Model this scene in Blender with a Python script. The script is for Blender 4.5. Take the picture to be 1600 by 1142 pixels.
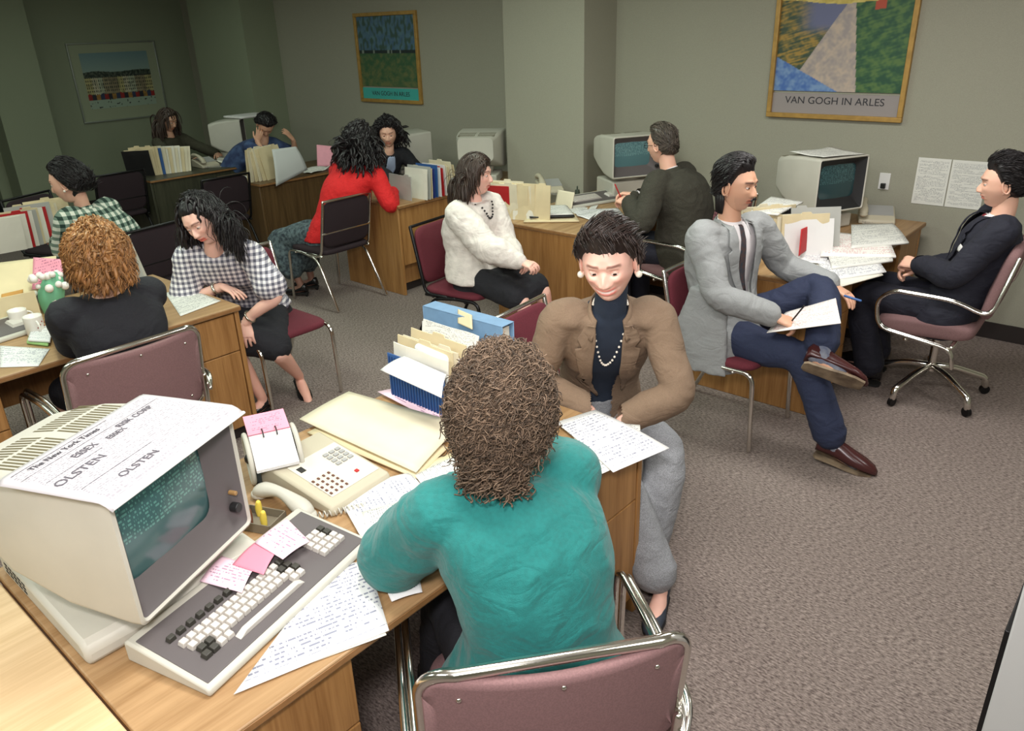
import bpy, bmesh, math, random
from math import pi, sin, cos, radians, sqrt, exp, atan2
from mathutils import Vector as V, Matrix, Quaternion, noise
from mathutils.bvhtree import BVHTree
for o in list(bpy.data.objects): bpy.data.objects.remove(o)
S = bpy.context.scene; COL = S.collection
# ---------------------------------------------------------------- camera
CAM = V((0, 0, 2.0)); FL = 1212.12
pit, rol, yaw = 0.412023839, -0.0335840154, -0.726957557
FW = V((sin(yaw)*cos(pit), cos(yaw)*cos(pit), -sin(pit))); RT0 = V((cos(yaw), -sin(yaw), 0)); UP0 = RT0.cross(FW)
RT = cos(rol)*RT0 + sin(rol)*UP0; UPV = -sin(rol)*RT0 + cos(rol)*UP0
cd = bpy.data.cameras.new('camera'); cam = bpy.data.objects.new('camera', cd); COL.objects.link(cam)
cd.sensor_fit = 'HORIZONTAL'; cd.sensor_width = 36; cd.lens = FL/1600*36; cd.clip_start = 0.05; cd.clip_end = 60
m3 = Matrix((RT, UPV, -FW)).transposed(); cam.matrix_world = Matrix.Translation(CAM) @ m3.to_4x4()
S.camera = cam
# ---------------------------------------------------------------- light
S.view_settings.view_transform = 'Standard'; S.view_settings.look = 'None'
S.view_settings.exposure = 0.0; S.view_settings.gamma = 1
wd = bpy.data.worlds.new('world'); S.world = wd; wd.use_nodes = True
wd.node_tree.nodes['Background'].inputs[0].default_value = (.80, .95, .85, 1)
wd.node_tree.nodes['Background'].inputs[1].default_value = 0.07
def light(name, kind, loc, power, color, size=.3, target=None, size_y=None, spread=None):
    l = bpy.data.lights.new(name, kind); l.energy = power; l.color = color
    if kind == 'AREA':
        l.size = size
        if size_y: l.shape = 'RECTANGLE'; l.size_y = size_y
        if spread: l.spread = spread
    else: l.shadow_soft_size = size
    o = bpy.data.objects.new(name, l); COL.objects.link(o); o.location = loc
    if target is not None: o.rotation_euler = (V(target)-V(loc)).to_track_quat('-Z', 'Y').to_euler()
    return o
light('camera_flash', 'AREA', (-.12, .02, 2.28), 38, (1, .95, .95), .22, (-2.2, 2.6, .75))
# ---------------------------------------------------------------- helpers
def ray(px, py): return FW + RT*((px-800)/FL) - UPV*((py-571)/FL)
def at(px, py, z):
    d = ray(px, py); return CAM + d*((z-CAM.z)/d.z)
def aty(px, py, y):
    d = ray(px, py); return CAM + d*(y/d.y)
def atx(px, py, x):
    d = ray(px, py); return CAM + d*(x/d.x)
def atd(px, py, dist):
    return CAM + ray(px, py).normalized()*dist
random.seed(7)
U = random.uniform
def lerp(a, b, t): return a+(b-a)*t
def smooth(a, b, x):
    t = min(1, max(0, (x-a)/(b-a))); return t*t*(3-2*t)
def interp(xs, ys, x):
    if x <= xs[0]: return ys[0]
    for i in range(1, len(xs)):
        if x <= xs[i]: return lerp(ys[i-1], ys[i], (x-xs[i-1])/(xs[i]-xs[i-1]))
    return ys[-1]
def bez(pts, n):
    """catmull-rom through pts (Vectors with optional radius tuple)"""
    out = []
    P = [pts[0]]+list(pts)+[pts[-1]]
    for i in range(1, len(P)-2):
        for k in range(n):
            t = k/n; a, b, c, d = P[i-1], P[i], P[i+1], P[i+2]
            out.append(0.5*((2*b)+(c-a)*t+(2*a-5*b+4*c-d)*t*t+(3*b-a-3*c+d)*t*t*t))
    out.append(pts[-1]); return out
class M:
    def __init__(s): s.v = []; s.f = []; s.c = []; s.mi = []
    def add(s, vs, fs, col=None, mi=0):
        b = len(s.v); s.v += [V(x) for x in vs]; s.f += [tuple(b+i for i in f) for f in fs]
        s.c += [col or (1, 1, 1)]*len(vs); s.mi += [mi]*len(fs); return s
    def box(s, x0, x1, y0, y1, z0, z1, mat=None, mi=0, col=None):
        vs = [V((x, y, z)) for z in (z0, z1) for y in (y0, y1) for x in (x0, x1)]
        if mat: vs = [mat @ v for v in vs]
        return s.add(vs, [(0, 2, 3, 1), (4, 5, 7, 6), (0, 1, 5, 4), (2, 6, 7, 3), (0, 4, 6, 2), (1, 3, 7, 5)], col, mi)
    def prism(s, poly, a, b, axis='y', mat=None, mi=0):
        """poly in the plane across the axis; a,b extents"""
        def mk(p, t):
            v = {'y': V((p[0], t, p[1])), 'x': V((t, p[0], p[1])), 'z': V((p[0], p[1], t))}[axis]
            return mat @ v if mat else v
        n = len(poly); vs = [mk(p, a) for p in poly]+[mk(p, b) for p in poly]
        fs = [tuple(range(n)), tuple(range(2*n-1, n-1, -1))]+[(i, i+n, (i+1) % n+n, (i+1) % n) for i in range(n)]
        return s.add(vs, fs, None, mi)
    def rings(s, R, closed=False, caps=True, col=None, mi=0):
        n = len(R[0]); vs = [p for r in R for p in r]; fs = []
        k = len(R)
        for i in range(k if closed else k-1):
            j = (i+1) % k
            for a in range(n):
                b = (a+1) % n; fs.append((i*n+a, i*n+b, j*n+b, j*n+a))
        if caps and not closed: fs += [tuple(range(n-1, -1, -1)), tuple((k-1)*n+a for a in range(n))]
        return s.add(vs, fs, col, mi)
    def tube(s, path, r, n=10, res=1, closed=False, ends=True, flat=1.0, col=None, mi=0):
        path = [V(p) for p in path]; rr = list(r) if isinstance(r, (list, tuple)) else [r]*len(path)
        if res > 1:
            q = bez([V((*p, a)) for p, a in zip(path, rr)], res) if not closed else None
            path = [V(x[:3]) for x in q]; rr = [max(x[3], 1e-4) for x in q]
        k = len(path)
        if k < 2: return s
        T = []
        for i in range(k):
            a = path[(i-1) % k] if (closed or i > 0) else path[0]; b = path[(i+1) % k] if (closed or i < k-1) else path[-1]
            t = b-a; T.append(t.normalized() if t.length > 1e-9 else V((0, 0, 1)))
        nrm = T[0].orthogonal().normalized()
        if abs(T[0].z) < .9: nrm = (V((0, 0, 1))-T[0]*T[0].z).normalized()
        R = []
        for i in range(k):
            nrm = (nrm-T[i]*nrm.dot(T[i])); nrm = nrm.normalized() if nrm.length > 1e-6 else T[i].orthogonal().normalized()
            b = T[i].cross(nrm)
            R.append([path[i]+nrm*(cos(2*pi*a/n)*rr[i])+b*(sin(2*pi*a/n)*rr[i]*flat) for a in range(n)])
        if ends and not closed:
            def cap(c, ring, d, r0):
                return [[c+(p-c)*f+d*(r0*g) for p in ring] for f, g in ((.8, .5), (.35, .85))]
            a = cap(path[0], R[0], -T[0], rr[0]); b = cap(path[-1], R[-1], T[-1], rr[-1])
            R = [a[1], a[0]]+R+b
        return s.rings(R, closed, True, col, mi)
    def ball(s, c, r, n=14, m=9, q=None, col=None, mi=0):
        c = V(c); rx, ry, rz = (r, r, r) if not isinstance(r, (tuple, list)) else r
        R = []
        for j in range(m+1):
            th = pi*(j+.02)/(m+.04); ring = []
            for a in range(n):
                p = V((rx*sin(th)*cos(2*pi*a/n), ry*sin(th)*sin(2*pi*a/n), -rz*cos(th)))
                ring.append(c+(q @ p if q else p))
            R.append(ring)
        return s.rings(R, False, True, col, mi)
    def cyl(s, c, r, h, n=20, r2=None, col=None, mi=0, mat=None):
        c = V(c); r2 = r if r2 is None else r2
        R = [[c+V((cos(2*pi*a/n)*x, sin(2*pi*a/n)*x, z)) for a in range(n)] for x, z in ((r, 0), (r2, h))]
        if mat: R = [[mat @ p for p in r_] for r_ in R]
        return s.rings(R, False, True, col, mi)
    def grid(s, fn, nu, nv, col=None, mi=0):
        vs = [fn(i/nu, j/nv) for j in range(nv+1) for i in range(nu+1)]
        fs = [(j*(nu+1)+i, j*(nu+1)+i+1, (j+1)*(nu+1)+i+1, (j+1)*(nu+1)+i) for j in range(nv) for i in range(nu)]
        return s.add(vs, fs, col, mi)
    def build(s, name, mats, parent=None, smooth_=False, bevel=0, solid=0, off=None, colors=False, fix=True, angle=None):
        me = bpy.data.meshes.new(name)
        vs = [tuple(v-off) for v in s.v] if off is not None else [tuple(v) for v in s.v]
        me.from_pydata(vs, [], s.f); me.update()
        if fix:
            bm = bmesh.new(); bm.from_mesh(me); bmesh.ops.recalc_face_normals(bm, faces=bm.faces); bm.to_mesh(me); bm.free()
        if colors:
            at_ = me.color_attributes.new('Col', 'FLOAT_COLOR', 'POINT')
            for i, c in enumerate(s.c): at_.data[i].color = (*c, 1)
        for m_ in (mats if isinstance(mats, (list, tuple)) else [mats]): me.materials.append(m_)
        if any(s.mi):
            me.polygons.foreach_set('material_index', s.mi)
        if smooth_: me.polygons.foreach_set('use_smooth', [True]*len(me.polygons))
        o = bpy.data.objects.new(name, me); COL.objects.link(o)
        if parent: o.parent = parent
        if solid:
            md = o.modifiers.new('solid', 'SOLIDIFY'); md.thickness = solid; md.offset = 0
        if bevel:
            md = o.modifiers.new('bevel', 'BEVEL'); md.width = bevel; md.segments = 2; md.limit_method = 'ANGLE'; md.angle_limit = radians(40)
            me.polygons.foreach_set('use_smooth', [True]*len(me.polygons))
            me.set_sharp_from_angle(angle=radians(38)) if not smooth_ else None
        return o
def tag(o, label, cat, group=None):
    o['label'] = label; o['category'] = cat
    if group: o['group'] = group
    return o
def empty(name, loc=(0, 0, 0), rz=0, label=None, cat=None, group=None):
    o = bpy.data.objects.new(name, None); COL.objects.link(o); o.location = loc; o.rotation_euler = (0, 0, rz); o.empty_display_size = .05
    if label: tag(o, label, cat, group)
    return o
def struct(o): o['kind'] = 'structure'; return o
def copy_tree(o, parent=None):
    c = o.copy(); COL.objects.link(c)
    if parent: c.parent = parent
    for ch in list(o.children): copy_tree(ch, c)
    return c
def text(name, s, size, mat, parent, loc, rot=(0, 0, 0), align='CENTER', sx=1.0, ext=.0004):
    cu = bpy.data.curves.new(name, 'FONT'); cu.body = s; cu.size = size; cu.align_x = align; cu.align_y = 'CENTER'; cu.extrude = ext
    t = bpy.data.objects.new(name, cu); COL.objects.link(t)
    bpy.context.view_layer.update()
    me = bpy.data.meshes.new_from_object(t.evaluated_get(bpy.context.evaluated_depsgraph_get()))
    bpy.data.objects.remove(t); me.materials.clear(); me.materials.append(mat)
    o = bpy.data.objects.new(name, me); COL.objects.link(o); o.parent = parent; o.location = loc; o.rotation_euler = rot; o.scale = (sx, 1, 1)
    return o
# ---------------------------------------------------------------- materials
MATS = {}
def lin(c): return tuple((x/255/12.92 if x/255 <= .04045 else ((x/255+.055)/1.055)**2.4) for x in c)
def nt(name):
    m = bpy.data.materials.new(name); m.use_nodes = True; return m, m.node_tree, m.node_tree.nodes['Principled BSDF']
def mat(name, rgb, rough=.6, metal=0, var=0, scale=30, bump=0, bscale=200, stretch=(1, 1, 1), spec=None, rgb2=None, coat=0, trans=0, attr=False, detail=3, sheen=0, folds=0):
    if name in MATS: return MATS[name]
    m, t, p = nt(name); N = t.nodes; L = t.links
    c = lin(rgb); p.inputs['Base Color'].default_value = (*c, 1); p.inputs['Roughness'].default_value = rough; p.inputs['Metallic'].default_value = metal
    if spec is not None: p.inputs['Specular IOR Level'].default_value = spec
    if coat: p.inputs['Coat Weight'].default_value = coat
    if trans: p.inputs['Transmission Weight'].default_value = trans
    if sheen: p.inputs['Sheen Weight'].default_value = sheen
    tc = N.new('ShaderNodeTexCoord'); mp = N.new('ShaderNodeMapping'); mp.inputs['Scale'].default_value = stretch; L.new(tc.outputs['Object'], mp.inputs[0])
    src = None
    if var or rgb2:
        nz = N.new('ShaderNodeTexNoise'); nz.inputs['Scale'].default_value = scale; nz.inputs['Detail'].default_value = detail; L.new(mp.outputs[0], nz.inputs[0])
        cr = N.new('ShaderNodeValToRGB'); c2 = lin(rgb2) if rgb2 else tuple(x*(1-var) for x in c); c1 = c if rgb2 else tuple(min(1, x*(1+var*.5)) for x in c)
        cr.color_ramp.elements[0].position = .36; cr.color_ramp.elements[1].position = .64
        cr.color_ramp.elements[0].color = (*c2, 1); cr.color_ramp.elements[1].color = (*c1, 1); L.new(nz.outputs[0], cr.inputs[0]); src = cr.outputs[0]
    if attr:
        a = N.new('ShaderNodeAttribute'); a.attribute_name = 'Col'
        mx = N.new('ShaderNodeMix'); mx.data_type = 'RGBA'; mx.blend_type = 'MULTIPLY'; mx.inputs[0].default_value = 1
        if src: L.new(src, mx.inputs[6])
        else: mx.inputs[6].default_value = (*c, 1)
        L.new(a.outputs[0], mx.inputs[7]); src = mx.outputs[2]
    if src: L.new(src, p.inputs['Base Color'])
    if bump:
        b = N.new('ShaderNodeBump'); b.inputs['Strength'].default_value = bump; b.inputs['Distance'].default_value = .002
        n2 = N.new('ShaderNodeTexNoise'); n2.inputs['Scale'].default_value = bscale; L.new(mp.outputs[0], n2.inputs[0]); L.new(n2.outputs[0], b.inputs['Height']); L.new(b.outputs[0], p.inputs['Normal'])
    if folds:
        nf = N.new('ShaderNodeTexNoise'); nf.inputs['Scale'].default_value = 7; nf.inputs['Detail'].default_value = 2.5; nf.inputs['Distortion'].default_value = 1.4; m2 = N.new('ShaderNodeMapping'); m2.inputs['Scale'].default_value = (1, 1, 1.7); L.new(tc.outputs['Object'], m2.inputs[0]); L.new(m2.outputs[0], nf.inputs[0])
        rg = mth(N, L, 'ABSOLUTE', mth(N, L, 'SUBTRACT', nf.outputs[0], .5)); bf = N.new('ShaderNodeBump'); bf.inputs['Strength'].default_value = folds; bf.inputs['Distance'].default_value = .06; L.new(rg, bf.inputs['Height'])
        if bump: L.new(b.outputs[0], bf.inputs['Normal'])
        L.new(bf.outputs[0], p.inputs['Normal'])
    MATS[name] = m; return m
def mth(N, L, op, a, b=None, c=None):
    n = N.new('ShaderNodeMath'); n.operation = op
    for i, x in enumerate((a, b, c)):
        if x is None: continue
        if isinstance(x, (int, float)): n.inputs[i].default_value = x
        else: L.new(x, n.inputs[i])
    return n.outputs[0]
def wood(name, c1, c2, axis='y', rough=.42):
    m, t, p = nt(name); N = t.nodes; L = t.links
    tc = N.new('ShaderNodeTexCoord'); mp = N.new('ShaderNodeMapping')
    mp.inputs['Scale'].default_value = {'y': (30, 1.6, 30), 'x': (1.6, 30, 30), 'z': (30, 30, 1.6)}[axis]
    L.new(tc.outputs['Object'], mp.inputs[0])
    nz = N.new('ShaderNodeTexNoise'); nz.inputs['Scale'].default_value = 1; nz.inputs['Detail'].default_value = 5; nz.inputs['Distortion'].default_value = .5; L.new(mp.outputs[0], nz.inputs[0])
    mp2 = N.new('ShaderNodeMapping'); mp2.inputs['Scale'].default_value = {'y': (160, 7, 160), 'x': (7, 160, 160), 'z': (160, 160, 7)}[axis]; L.new(tc.outputs['Object'], mp2.inputs[0])
    n2 = N.new('ShaderNodeTexNoise'); n2.inputs['Scale'].default_value = 1; n2.inputs['Detail'].default_value = 3; L.new(mp2.outputs[0], n2.inputs[0])
    s = mth(N, L, 'ADD', mth(N, L, 'MULTIPLY', nz.outputs[0], .65), mth(N, L, 'MULTIPLY', n2.outputs[0], .35))
    cr = N.new('ShaderNodeValToRGB'); cr.color_ramp.elements[0].position = .36; cr.color_ramp.elements[1].position = .62
    cr.color_ramp.elements[0].color = (*lin(c2), 1); cr.color_ramp.elements[1].color = (*lin(c1), 1); L.new(s, cr.inputs[0]); L.new(cr.outputs[0], p.inputs['Base Color'])
    p.inputs['Roughness'].default_value = rough; MATS[name] = m; return m
def plaid(name, base, dark, light_, freq=40, axes=(0, 2), w=.5, rough=.85, rot=0):
    """woven check: two stripe sets"""
    m, t, p = nt(name); N = t.nodes; L = t.links
    tc = N.new('ShaderNodeTexCoord'); mp = N.new('ShaderNodeMapping'); mp.inputs['Rotation'].default_value = (0, 0, rot); L.new(tc.outputs['Object'], mp.inputs[0])
    sx = N.new('ShaderNodeSeparateXYZ'); L.new(mp.outputs[0], sx.inputs[0])
    def st(o): return mth(N, L, 'LESS_THAN', mth(N, L, 'FRACT', mth(N, L, 'ADD', mth(N, L, 'MULTIPLY', o, freq), 100)), w)
    a = st(sx.outputs[axes[0]]); b = st(sx.outputs[axes[1]])
    s = mth(N, L, 'MULTIPLY', mth(N, L, 'ADD', a, b), .5)
    cr = N.new('ShaderNodeValToRGB'); cr.color_ramp.elements[0].color = (*lin(light_), 1); cr.color_ramp.elements[1].color = (*lin(dark), 1)
    e = cr.color_ramp.elements.new(.5); e.color = (*lin(base), 1); L.new(s, cr.inputs[0]); L.new(cr.outputs[0], p.inputs['Base Color'])
    p.inputs['Roughness'].default_value = rough; MATS[name] = m; return m
def paper_mat(name, base, ink, rows=26, dens=.5, marg=.09, xs=70, thick=.35):
    """sheet with rows of tiny illegible writing, from generated coords"""
    m, t, p = nt(name); N = t.nodes; L = t.links
    tc = N.new('ShaderNodeTexCoord'); sx = N.new('ShaderNodeSeparateXYZ'); L.new(tc.outputs['Generated'], sx.inputs[0])
    oi = N.new('ShaderNodeObjectInfo'); X, Y = sx.outputs[0], sx.outputs[1]
    yr = mth(N, L, 'MULTIPLY', Y, rows); row = mth(N, L, 'FLOOR', yr); fr = mth(N, L, 'FRACT', yr)
    cb = N.new('ShaderNodeCombineXYZ'); L.new(mth(N, L, 'MULTIPLY', X, xs), cb.inputs[0]); L.new(mth(N, L, 'MULTIPLY', row, 7.3), cb.inputs[1]); L.new(mth(N, L, 'MULTIPLY', oi.outputs['Random'], 50), cb.inputs[2])
    nz = N.new('ShaderNodeTexNoise'); nz.inputs['Scale'].default_value = 1; nz.inputs['Detail'].default_value = 2; L.new(cb.outputs[0], nz.inputs[0])
    cb2 = N.new('ShaderNodeCombineXYZ'); L.new(mth(N, L, 'MULTIPLY', X, 3.1), cb2.inputs[0]); L.new(mth(N, L, 'MULTIPLY', row, 3.7), cb2.inputs[1]); L.new(mth(N, L, 'MULTIPLY', oi.outputs['Random'], 90), cb2.inputs[2])
    n3 = N.new('ShaderNodeTexNoise'); n3.inputs['Scale'].default_value = 1; n3.inputs['Detail'].default_value = 0; L.new(cb2.outputs[0], n3.inputs[0])
    ink_ = mth(N, L, 'MULTIPLY', mth(N, L, 'GREATER_THAN', nz.outputs[0], .5), mth(N, L, 'LESS_THAN', mth(N, L, 'ABSOLUTE', mth(N, L, 'SUBTRACT', fr, .5)), thick/2+.04))
    ink_ = mth(N, L, 'MULTIPLY', ink_, mth(N, L, 'GREATER_THAN', n3.outputs[0], 1-dens-.1))
    for q in (X, Y):
        ink_ = mth(N, L, 'MULTIPLY', ink_, mth(N, L, 'LESS_THAN', mth(N, L, 'ABSOLUTE', mth(N, L, 'SUBTRACT', q, .5)), .5-marg))
    mx = N.new('ShaderNodeMix'); mx.data_type = 'RGBA'; mx.inputs[6].default_value = (*lin(base), 1); mx.inputs[7].default_value = (*lin(ink), 1)
    L.new(mth(N, L, 'MULTIPLY', ink_, .75), mx.inputs[0]); L.new(mx.outputs[2], p.inputs['Base Color']); p.inputs['Roughness'].default_value = .75
    MATS[name] = m; return m
def emis(name, rgb, strength):
    m, t, p = nt(name); p.inputs['Base Color'].default_value = (*lin(rgb), 1); p.inputs['Emission Color'].default_value = (*lin(rgb), 1); p.inputs['Emission Strength'].default_value = strength; MATS[name] = m; return m
chrome = mat('chrome', (225, 222, 215), .16, 1); darkmetal = mat('dark_metal', (38, 37, 38), .35, .7)
black = mat('black_plastic', (28, 27, 28), .45); rubber = mat('rubber', (22, 22, 22), .8)
oak_y = wood('oak_laminate', (174, 140, 100), (146, 112, 74), 'y'); oak_x = wood('oak_across', (190, 144, 92), (152, 108, 62), 'x')
oak_z = wood('oak_upright', (176, 130, 78), (144, 100, 54), 'z'); oak_l = wood('oak_light', (222, 192, 150), (206, 174, 130), 'y')
edge = mat('oak_edge', (150, 108, 66), .45, var=.15); dkwood = wood('shadowed_walnut_panel', (92, 60, 38), (66, 42, 26), 'z', .3)
groove = mat('groove_brown', (52, 34, 22), .7)
mauve = mat('mauve_fabric', (132, 100, 100), .9, var=.14, scale=260, bump=.25, bscale=900); burg = mat('burgundy_fabric', (104, 38, 50), .9, var=.2, scale=300, bump=.25, bscale=900)
dkfab = mat('dark_chair_fabric', (40, 26, 32), .9, var=.2, scale=300)
cream = mat('cream_plastic', (190, 187, 175), .5, var=.03, scale=9, bump=.08, bscale=700); cream2 = mat('beige_plastic', (186, 178, 156), .5, bump=.08, bscale=600)
bezel = mat('charcoal_bezel', (92, 86, 86), .5, bump=.1, bscale=800); vent = mat('vent_slot', (96, 88, 62), .8); ventd = mat('vent_dark', (40, 38, 36), .8)
keyl = mat('light_key', (198, 192, 184), .45); keyd = mat('dark_key', (58, 56, 50), .45)
white = mat('white_paper', (222, 220, 218), .8); offw = mat('offwhite_paper', (226, 222, 208), .8, var=.03, scale=6); manila = mat('manila_card', (214, 198, 160), .8, var=.05, scale=8); manila2 = mat('manila_card_pale', (218, 208, 182), .8, var=.04, scale=8)
pink = mat('pink_paper', (240, 168, 184), .8, var=.03); redc = mat('red_card', (176, 30, 34), .6); bluec = mat('blue_plastic', (52, 92, 150), .45); blueg = mat('blue_grey_card', (112, 146, 178), .6, var=.06); navyc = mat('navy_card', (38, 52, 120), .6)
P_note = paper_mat('handwritten_sheet', (222, 221, 220), (80, 86, 120), 22, .52, .07, 60, .34)
P_form = paper_mat('printed_form', (222, 221, 214), (92, 94, 104), 40, .5, .06, 110, .4)
P_red = paper_mat('red_ink_form', (236, 232, 226), (196, 110, 120), 30, .5, .07, 90, .4)
P_pink = paper_mat('pink_note', (232, 152, 172), (150, 80, 110), 12, .5, .12, 22, .3)
P_lilac = paper_mat('lilac_note', (240, 206, 220), (150, 100, 130), 10, .5, .12, 20, .3)
P_news = paper_mat('newsprint', (200, 195, 198), (132, 128, 136), 40, .66, .04, 90, .6)
wallm = mat('wall_vinyl', (158, 156, 140), .85, var=.10, scale=420, bump=.35, bscale=420); wallg = mat('wall_vinyl_dimmed_green', (138, 146, 122), .85, var=.10, scale=380, bump=.35, bscale=420)  # second vinyl is a dimmed copy: green ambient and falloff tinted in
basem = mat('dark_base', (40, 32, 30), .7)
# ---------------------------------------------------------------- the room
WY = 5.68; WX = -10.7
def plane(name, pts, m): return struct(M().add(pts, [(0, 1, 2, 3)]).build(name, m))
carpet, t_, p_ = nt('carpet'); N = t_.nodes; L = t_.links
tc = N.new('ShaderNodeTexCoord'); mp = N.new('ShaderNodeMapping'); mp.inputs['Rotation'].default_value = (0, 0, .15); mp.inputs['Scale'].default_value = (55, 150, 1); L.new(tc.outputs['Object'], mp.inputs[0])
n1 = N.new('ShaderNodeTexNoise'); n1.inputs['Scale'].default_value = 1.0; n1.inputs['Detail'].default_value = 4; n1.inputs['Roughness'].default_value = .7; L.new(mp.outputs[0], n1.inputs[0])
cr = N.new('ShaderNodeValToRGB'); cr.color_ramp.elements[0].position = .36; cr.color_ramp.elements[0].color = (*lin((78, 66, 62)), 1); cr.color_ramp.elements[1].position = .66; cr.color_ramp.elements[1].color = (*lin((160, 146, 138)), 1)
L.new(n1.outputs[0], cr.inputs[0]); L.new(cr.outputs[0], p_.inputs['Base Color']); p_.inputs['Roughness'].default_value = 1
bp = N.new('ShaderNodeBump'); bp.inputs['Strength'].default_value = .6; bp.inputs['Distance'].default_value = .004; L.new(n1.outputs[0], bp.inputs['Height']); L.new(bp.outputs[0], p_.inputs['Normal'])
CH = 2.75
def slab(name, x0, x1, y0, y1, z0, z1, m): return struct(M().box(x0, x1, y0, y1, z0, z1).build(name, m))
slab('floor', WX-.1, 2.6, -3.4, WY+.1, -.06, 0, carpet)
ceilm = mat('ceiling_tile', (206, 208, 200), .9, var=.1, scale=60)
slab('ceiling', WX-.1, 2.6, -3.4, WY+.1, CH, CH+.06, ceilm)
slab('wall_back', WX-.1, 2.6, WY, WY+.1, 0, CH, wallm)
slab('wall_left', WX-.1, WX, 3.0, WY, 0, CH, wallg)
slab('wall_left_far', WX-.1, WX, -3.4, 1.35, 0, CH, wallg)
slab('wall_right', 2.5, 2.6, -3.4, WY, 0, CH, wallm)
slab('wall_front', WX-.1, 2.6, -3.5, -3.4, 0, CH, wallm)
c0 = atx(68, 130, WX+.35)
c1_ = atx(20, 250, WX+.35)
slab('wall_left_column', WX-.1, WX+.35, c1_.y, c0.y, 0, CH, wallg); slab('baseboard_left_column', WX+.35, WX+.362, c1_.y, c0.y, 0, .11, basem)
# dark open doorway in the left wall with a dim corridor behind
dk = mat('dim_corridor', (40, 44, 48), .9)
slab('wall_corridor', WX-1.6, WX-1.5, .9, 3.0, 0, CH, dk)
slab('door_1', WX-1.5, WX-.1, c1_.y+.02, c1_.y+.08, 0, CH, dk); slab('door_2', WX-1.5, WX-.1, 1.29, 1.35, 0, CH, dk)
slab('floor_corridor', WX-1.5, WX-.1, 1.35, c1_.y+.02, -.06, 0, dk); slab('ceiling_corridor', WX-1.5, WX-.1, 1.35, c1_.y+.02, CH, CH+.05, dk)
# columns
slab('wall_column', -4.635, -3.809, 5.242, WY, 0, CH, wallm)
slab('wall_pilaster', -9.72, -8.56, 5.242, WY, 0, CH, wallg)
for nm, a in (('baseboard_back', (-8.55, -4.64, WY-.012, WY)), ('baseboard_back_right', (-3.80, 2.5, WY-.012, WY)), ('baseboard_left', (WX, WX+.012, c0.y, WY)),
              ('baseboard_column', (-4.64, -3.80, 5.230, 5.242)), ('baseboard_column_side', (-3.809, -3.797, 5.23, WY)), ('baseboard_pilaster', (-9.72, -8.55, 5.230, 5.242))):
    slab(nm, *a, 0, .11, basem)
# unseen fluorescent fixtures; those near the camera brightened in place of bounced flash
fix = M().box(-.6, .6, -.3, .3, -.05, 0); difm = emis('lamp_diffuser', (225, 240, 225), 1.2)
i = 0
for fx in (1.2, -1.2, -3.6, -6.0, -8.4):
    for fy in (-1.2, 1.2, 3.6):
        w_ = {1.2: 18, -1.2: 38, -3.6: 28, -6.0: 12, -8.4: 6}[fx]
        r_ = empty('unseen_ceiling_lamp', (fx, fy, CH), 0, 'unseen rectangular ceiling lamp, '+{1.2: 'first', -1.2: 'second', -3.6: 'third', -6.0: 'fourth', -8.4: 'fifth'}[fx]+' from the right in the '+{-1.2: 'front', 1.2: 'middle', 3.6: 'rear'}[fy]+' row', 'ceiling lamp', 'ceiling lamps of the office')
        M().box(-.6, .6, -.3, -.27, -.04, 0).box(-.6, .6, .27, .3, -.04, 0).box(-.6, -.57, -.27, .27, -.04, 0).box(.57, .6, -.27, .27, -.04, 0).build('frame', white, r_)
        M().box(-.57, .57, -.27, .27, -.02, -.008).build('diffuser', difm, r_)
        warm = fx > -2.5
        l = light('lamp_and_bounce_light', 'AREA', (0, 0, -.06), w_, (1, .98, .95) if warm else (.86, 1, .86), 1.1, None, .5); l.parent = r_
# framed pictures --------------------------------------------------------
artm, t_, p_ = nt('printed_picture'); a_ = t_.nodes.new('ShaderNodeAttribute'); a_.attribute_name = 'Col'; t_.links.new(a_.outputs[0], p_.inputs['Base Color']); p_.inputs['Roughness'].default_value = .5
def art(fn, w, h, nu, nv):
    m = M(); m.grid(lambda u, v: V((w*(u-.5), 0, h*(v-.5))), nu, nv)
    m.c = [lin(fn(i/nu, j/nv)) for j in range(nv+1) for i in range(nu+1)]
    return m
def nz(x, y, s=0): return noise.noise(V((x, y, s)))
def mixc(a, b, t): t = max(0, min(1, t)); return tuple(lerp(p, q, t) for p, q in zip(a, b))
def town(u, v):
    if v > .66+.03*nz(u*3, 1): c = mixc((136, 158, 150), (104, 134, 140), (v-.66)*2.6)
    elif v > .56: c = mixc((34, 44, 38), (84, 92, 78), nz(u*34, v*26)*1.6+.4)
    elif v > .16:
        k = int(u*11+.6*nz(u*5, 2)); c = [(180, 172, 120), (150, 140, 110), (196, 190, 160), (140, 128, 100), (170, 176, 150)][(k*7) % 5]
        fx = (u*33) % 1; fy = ((v-.16)*16) % 1
        if .3 < fx < .7 and .25 < fy < .75: c = (40, 46, 44)
        if v < .26+.03*nz(u*20, 5): c = [(150, 40, 36), (40, 40, 50), (160, 120, 60), (50, 60, 90)][int(u*17) % 4]
        c = mixc(c, (30, 34, 30), .4*max(0, nz(u*18, v*18)+.1))
    else:
        c = (150, 168, 150)
        if nz(u*40, v*22) > .42: c = (40, 40, 44)
    return c
def meadow(u, v):
    n = nz(u*14, v*14)+.5*nz(u*40, v*40)
    if v > .5: c = mixc((92, 124, 136), (70, 100, 130), .5+n*.8); c = mixc(c, (60, 84, 76), smooth(.1, .5, nz(u*26, v*12, 4)+.2))
    elif v > .46: c = (34, 44, 44) if nz(u*20, 3) > -.2 else (130, 140, 130)
    else: c = mixc((56, 92, 62), (104, 110, 70), .5+n-(v-.2))
    return c
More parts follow.
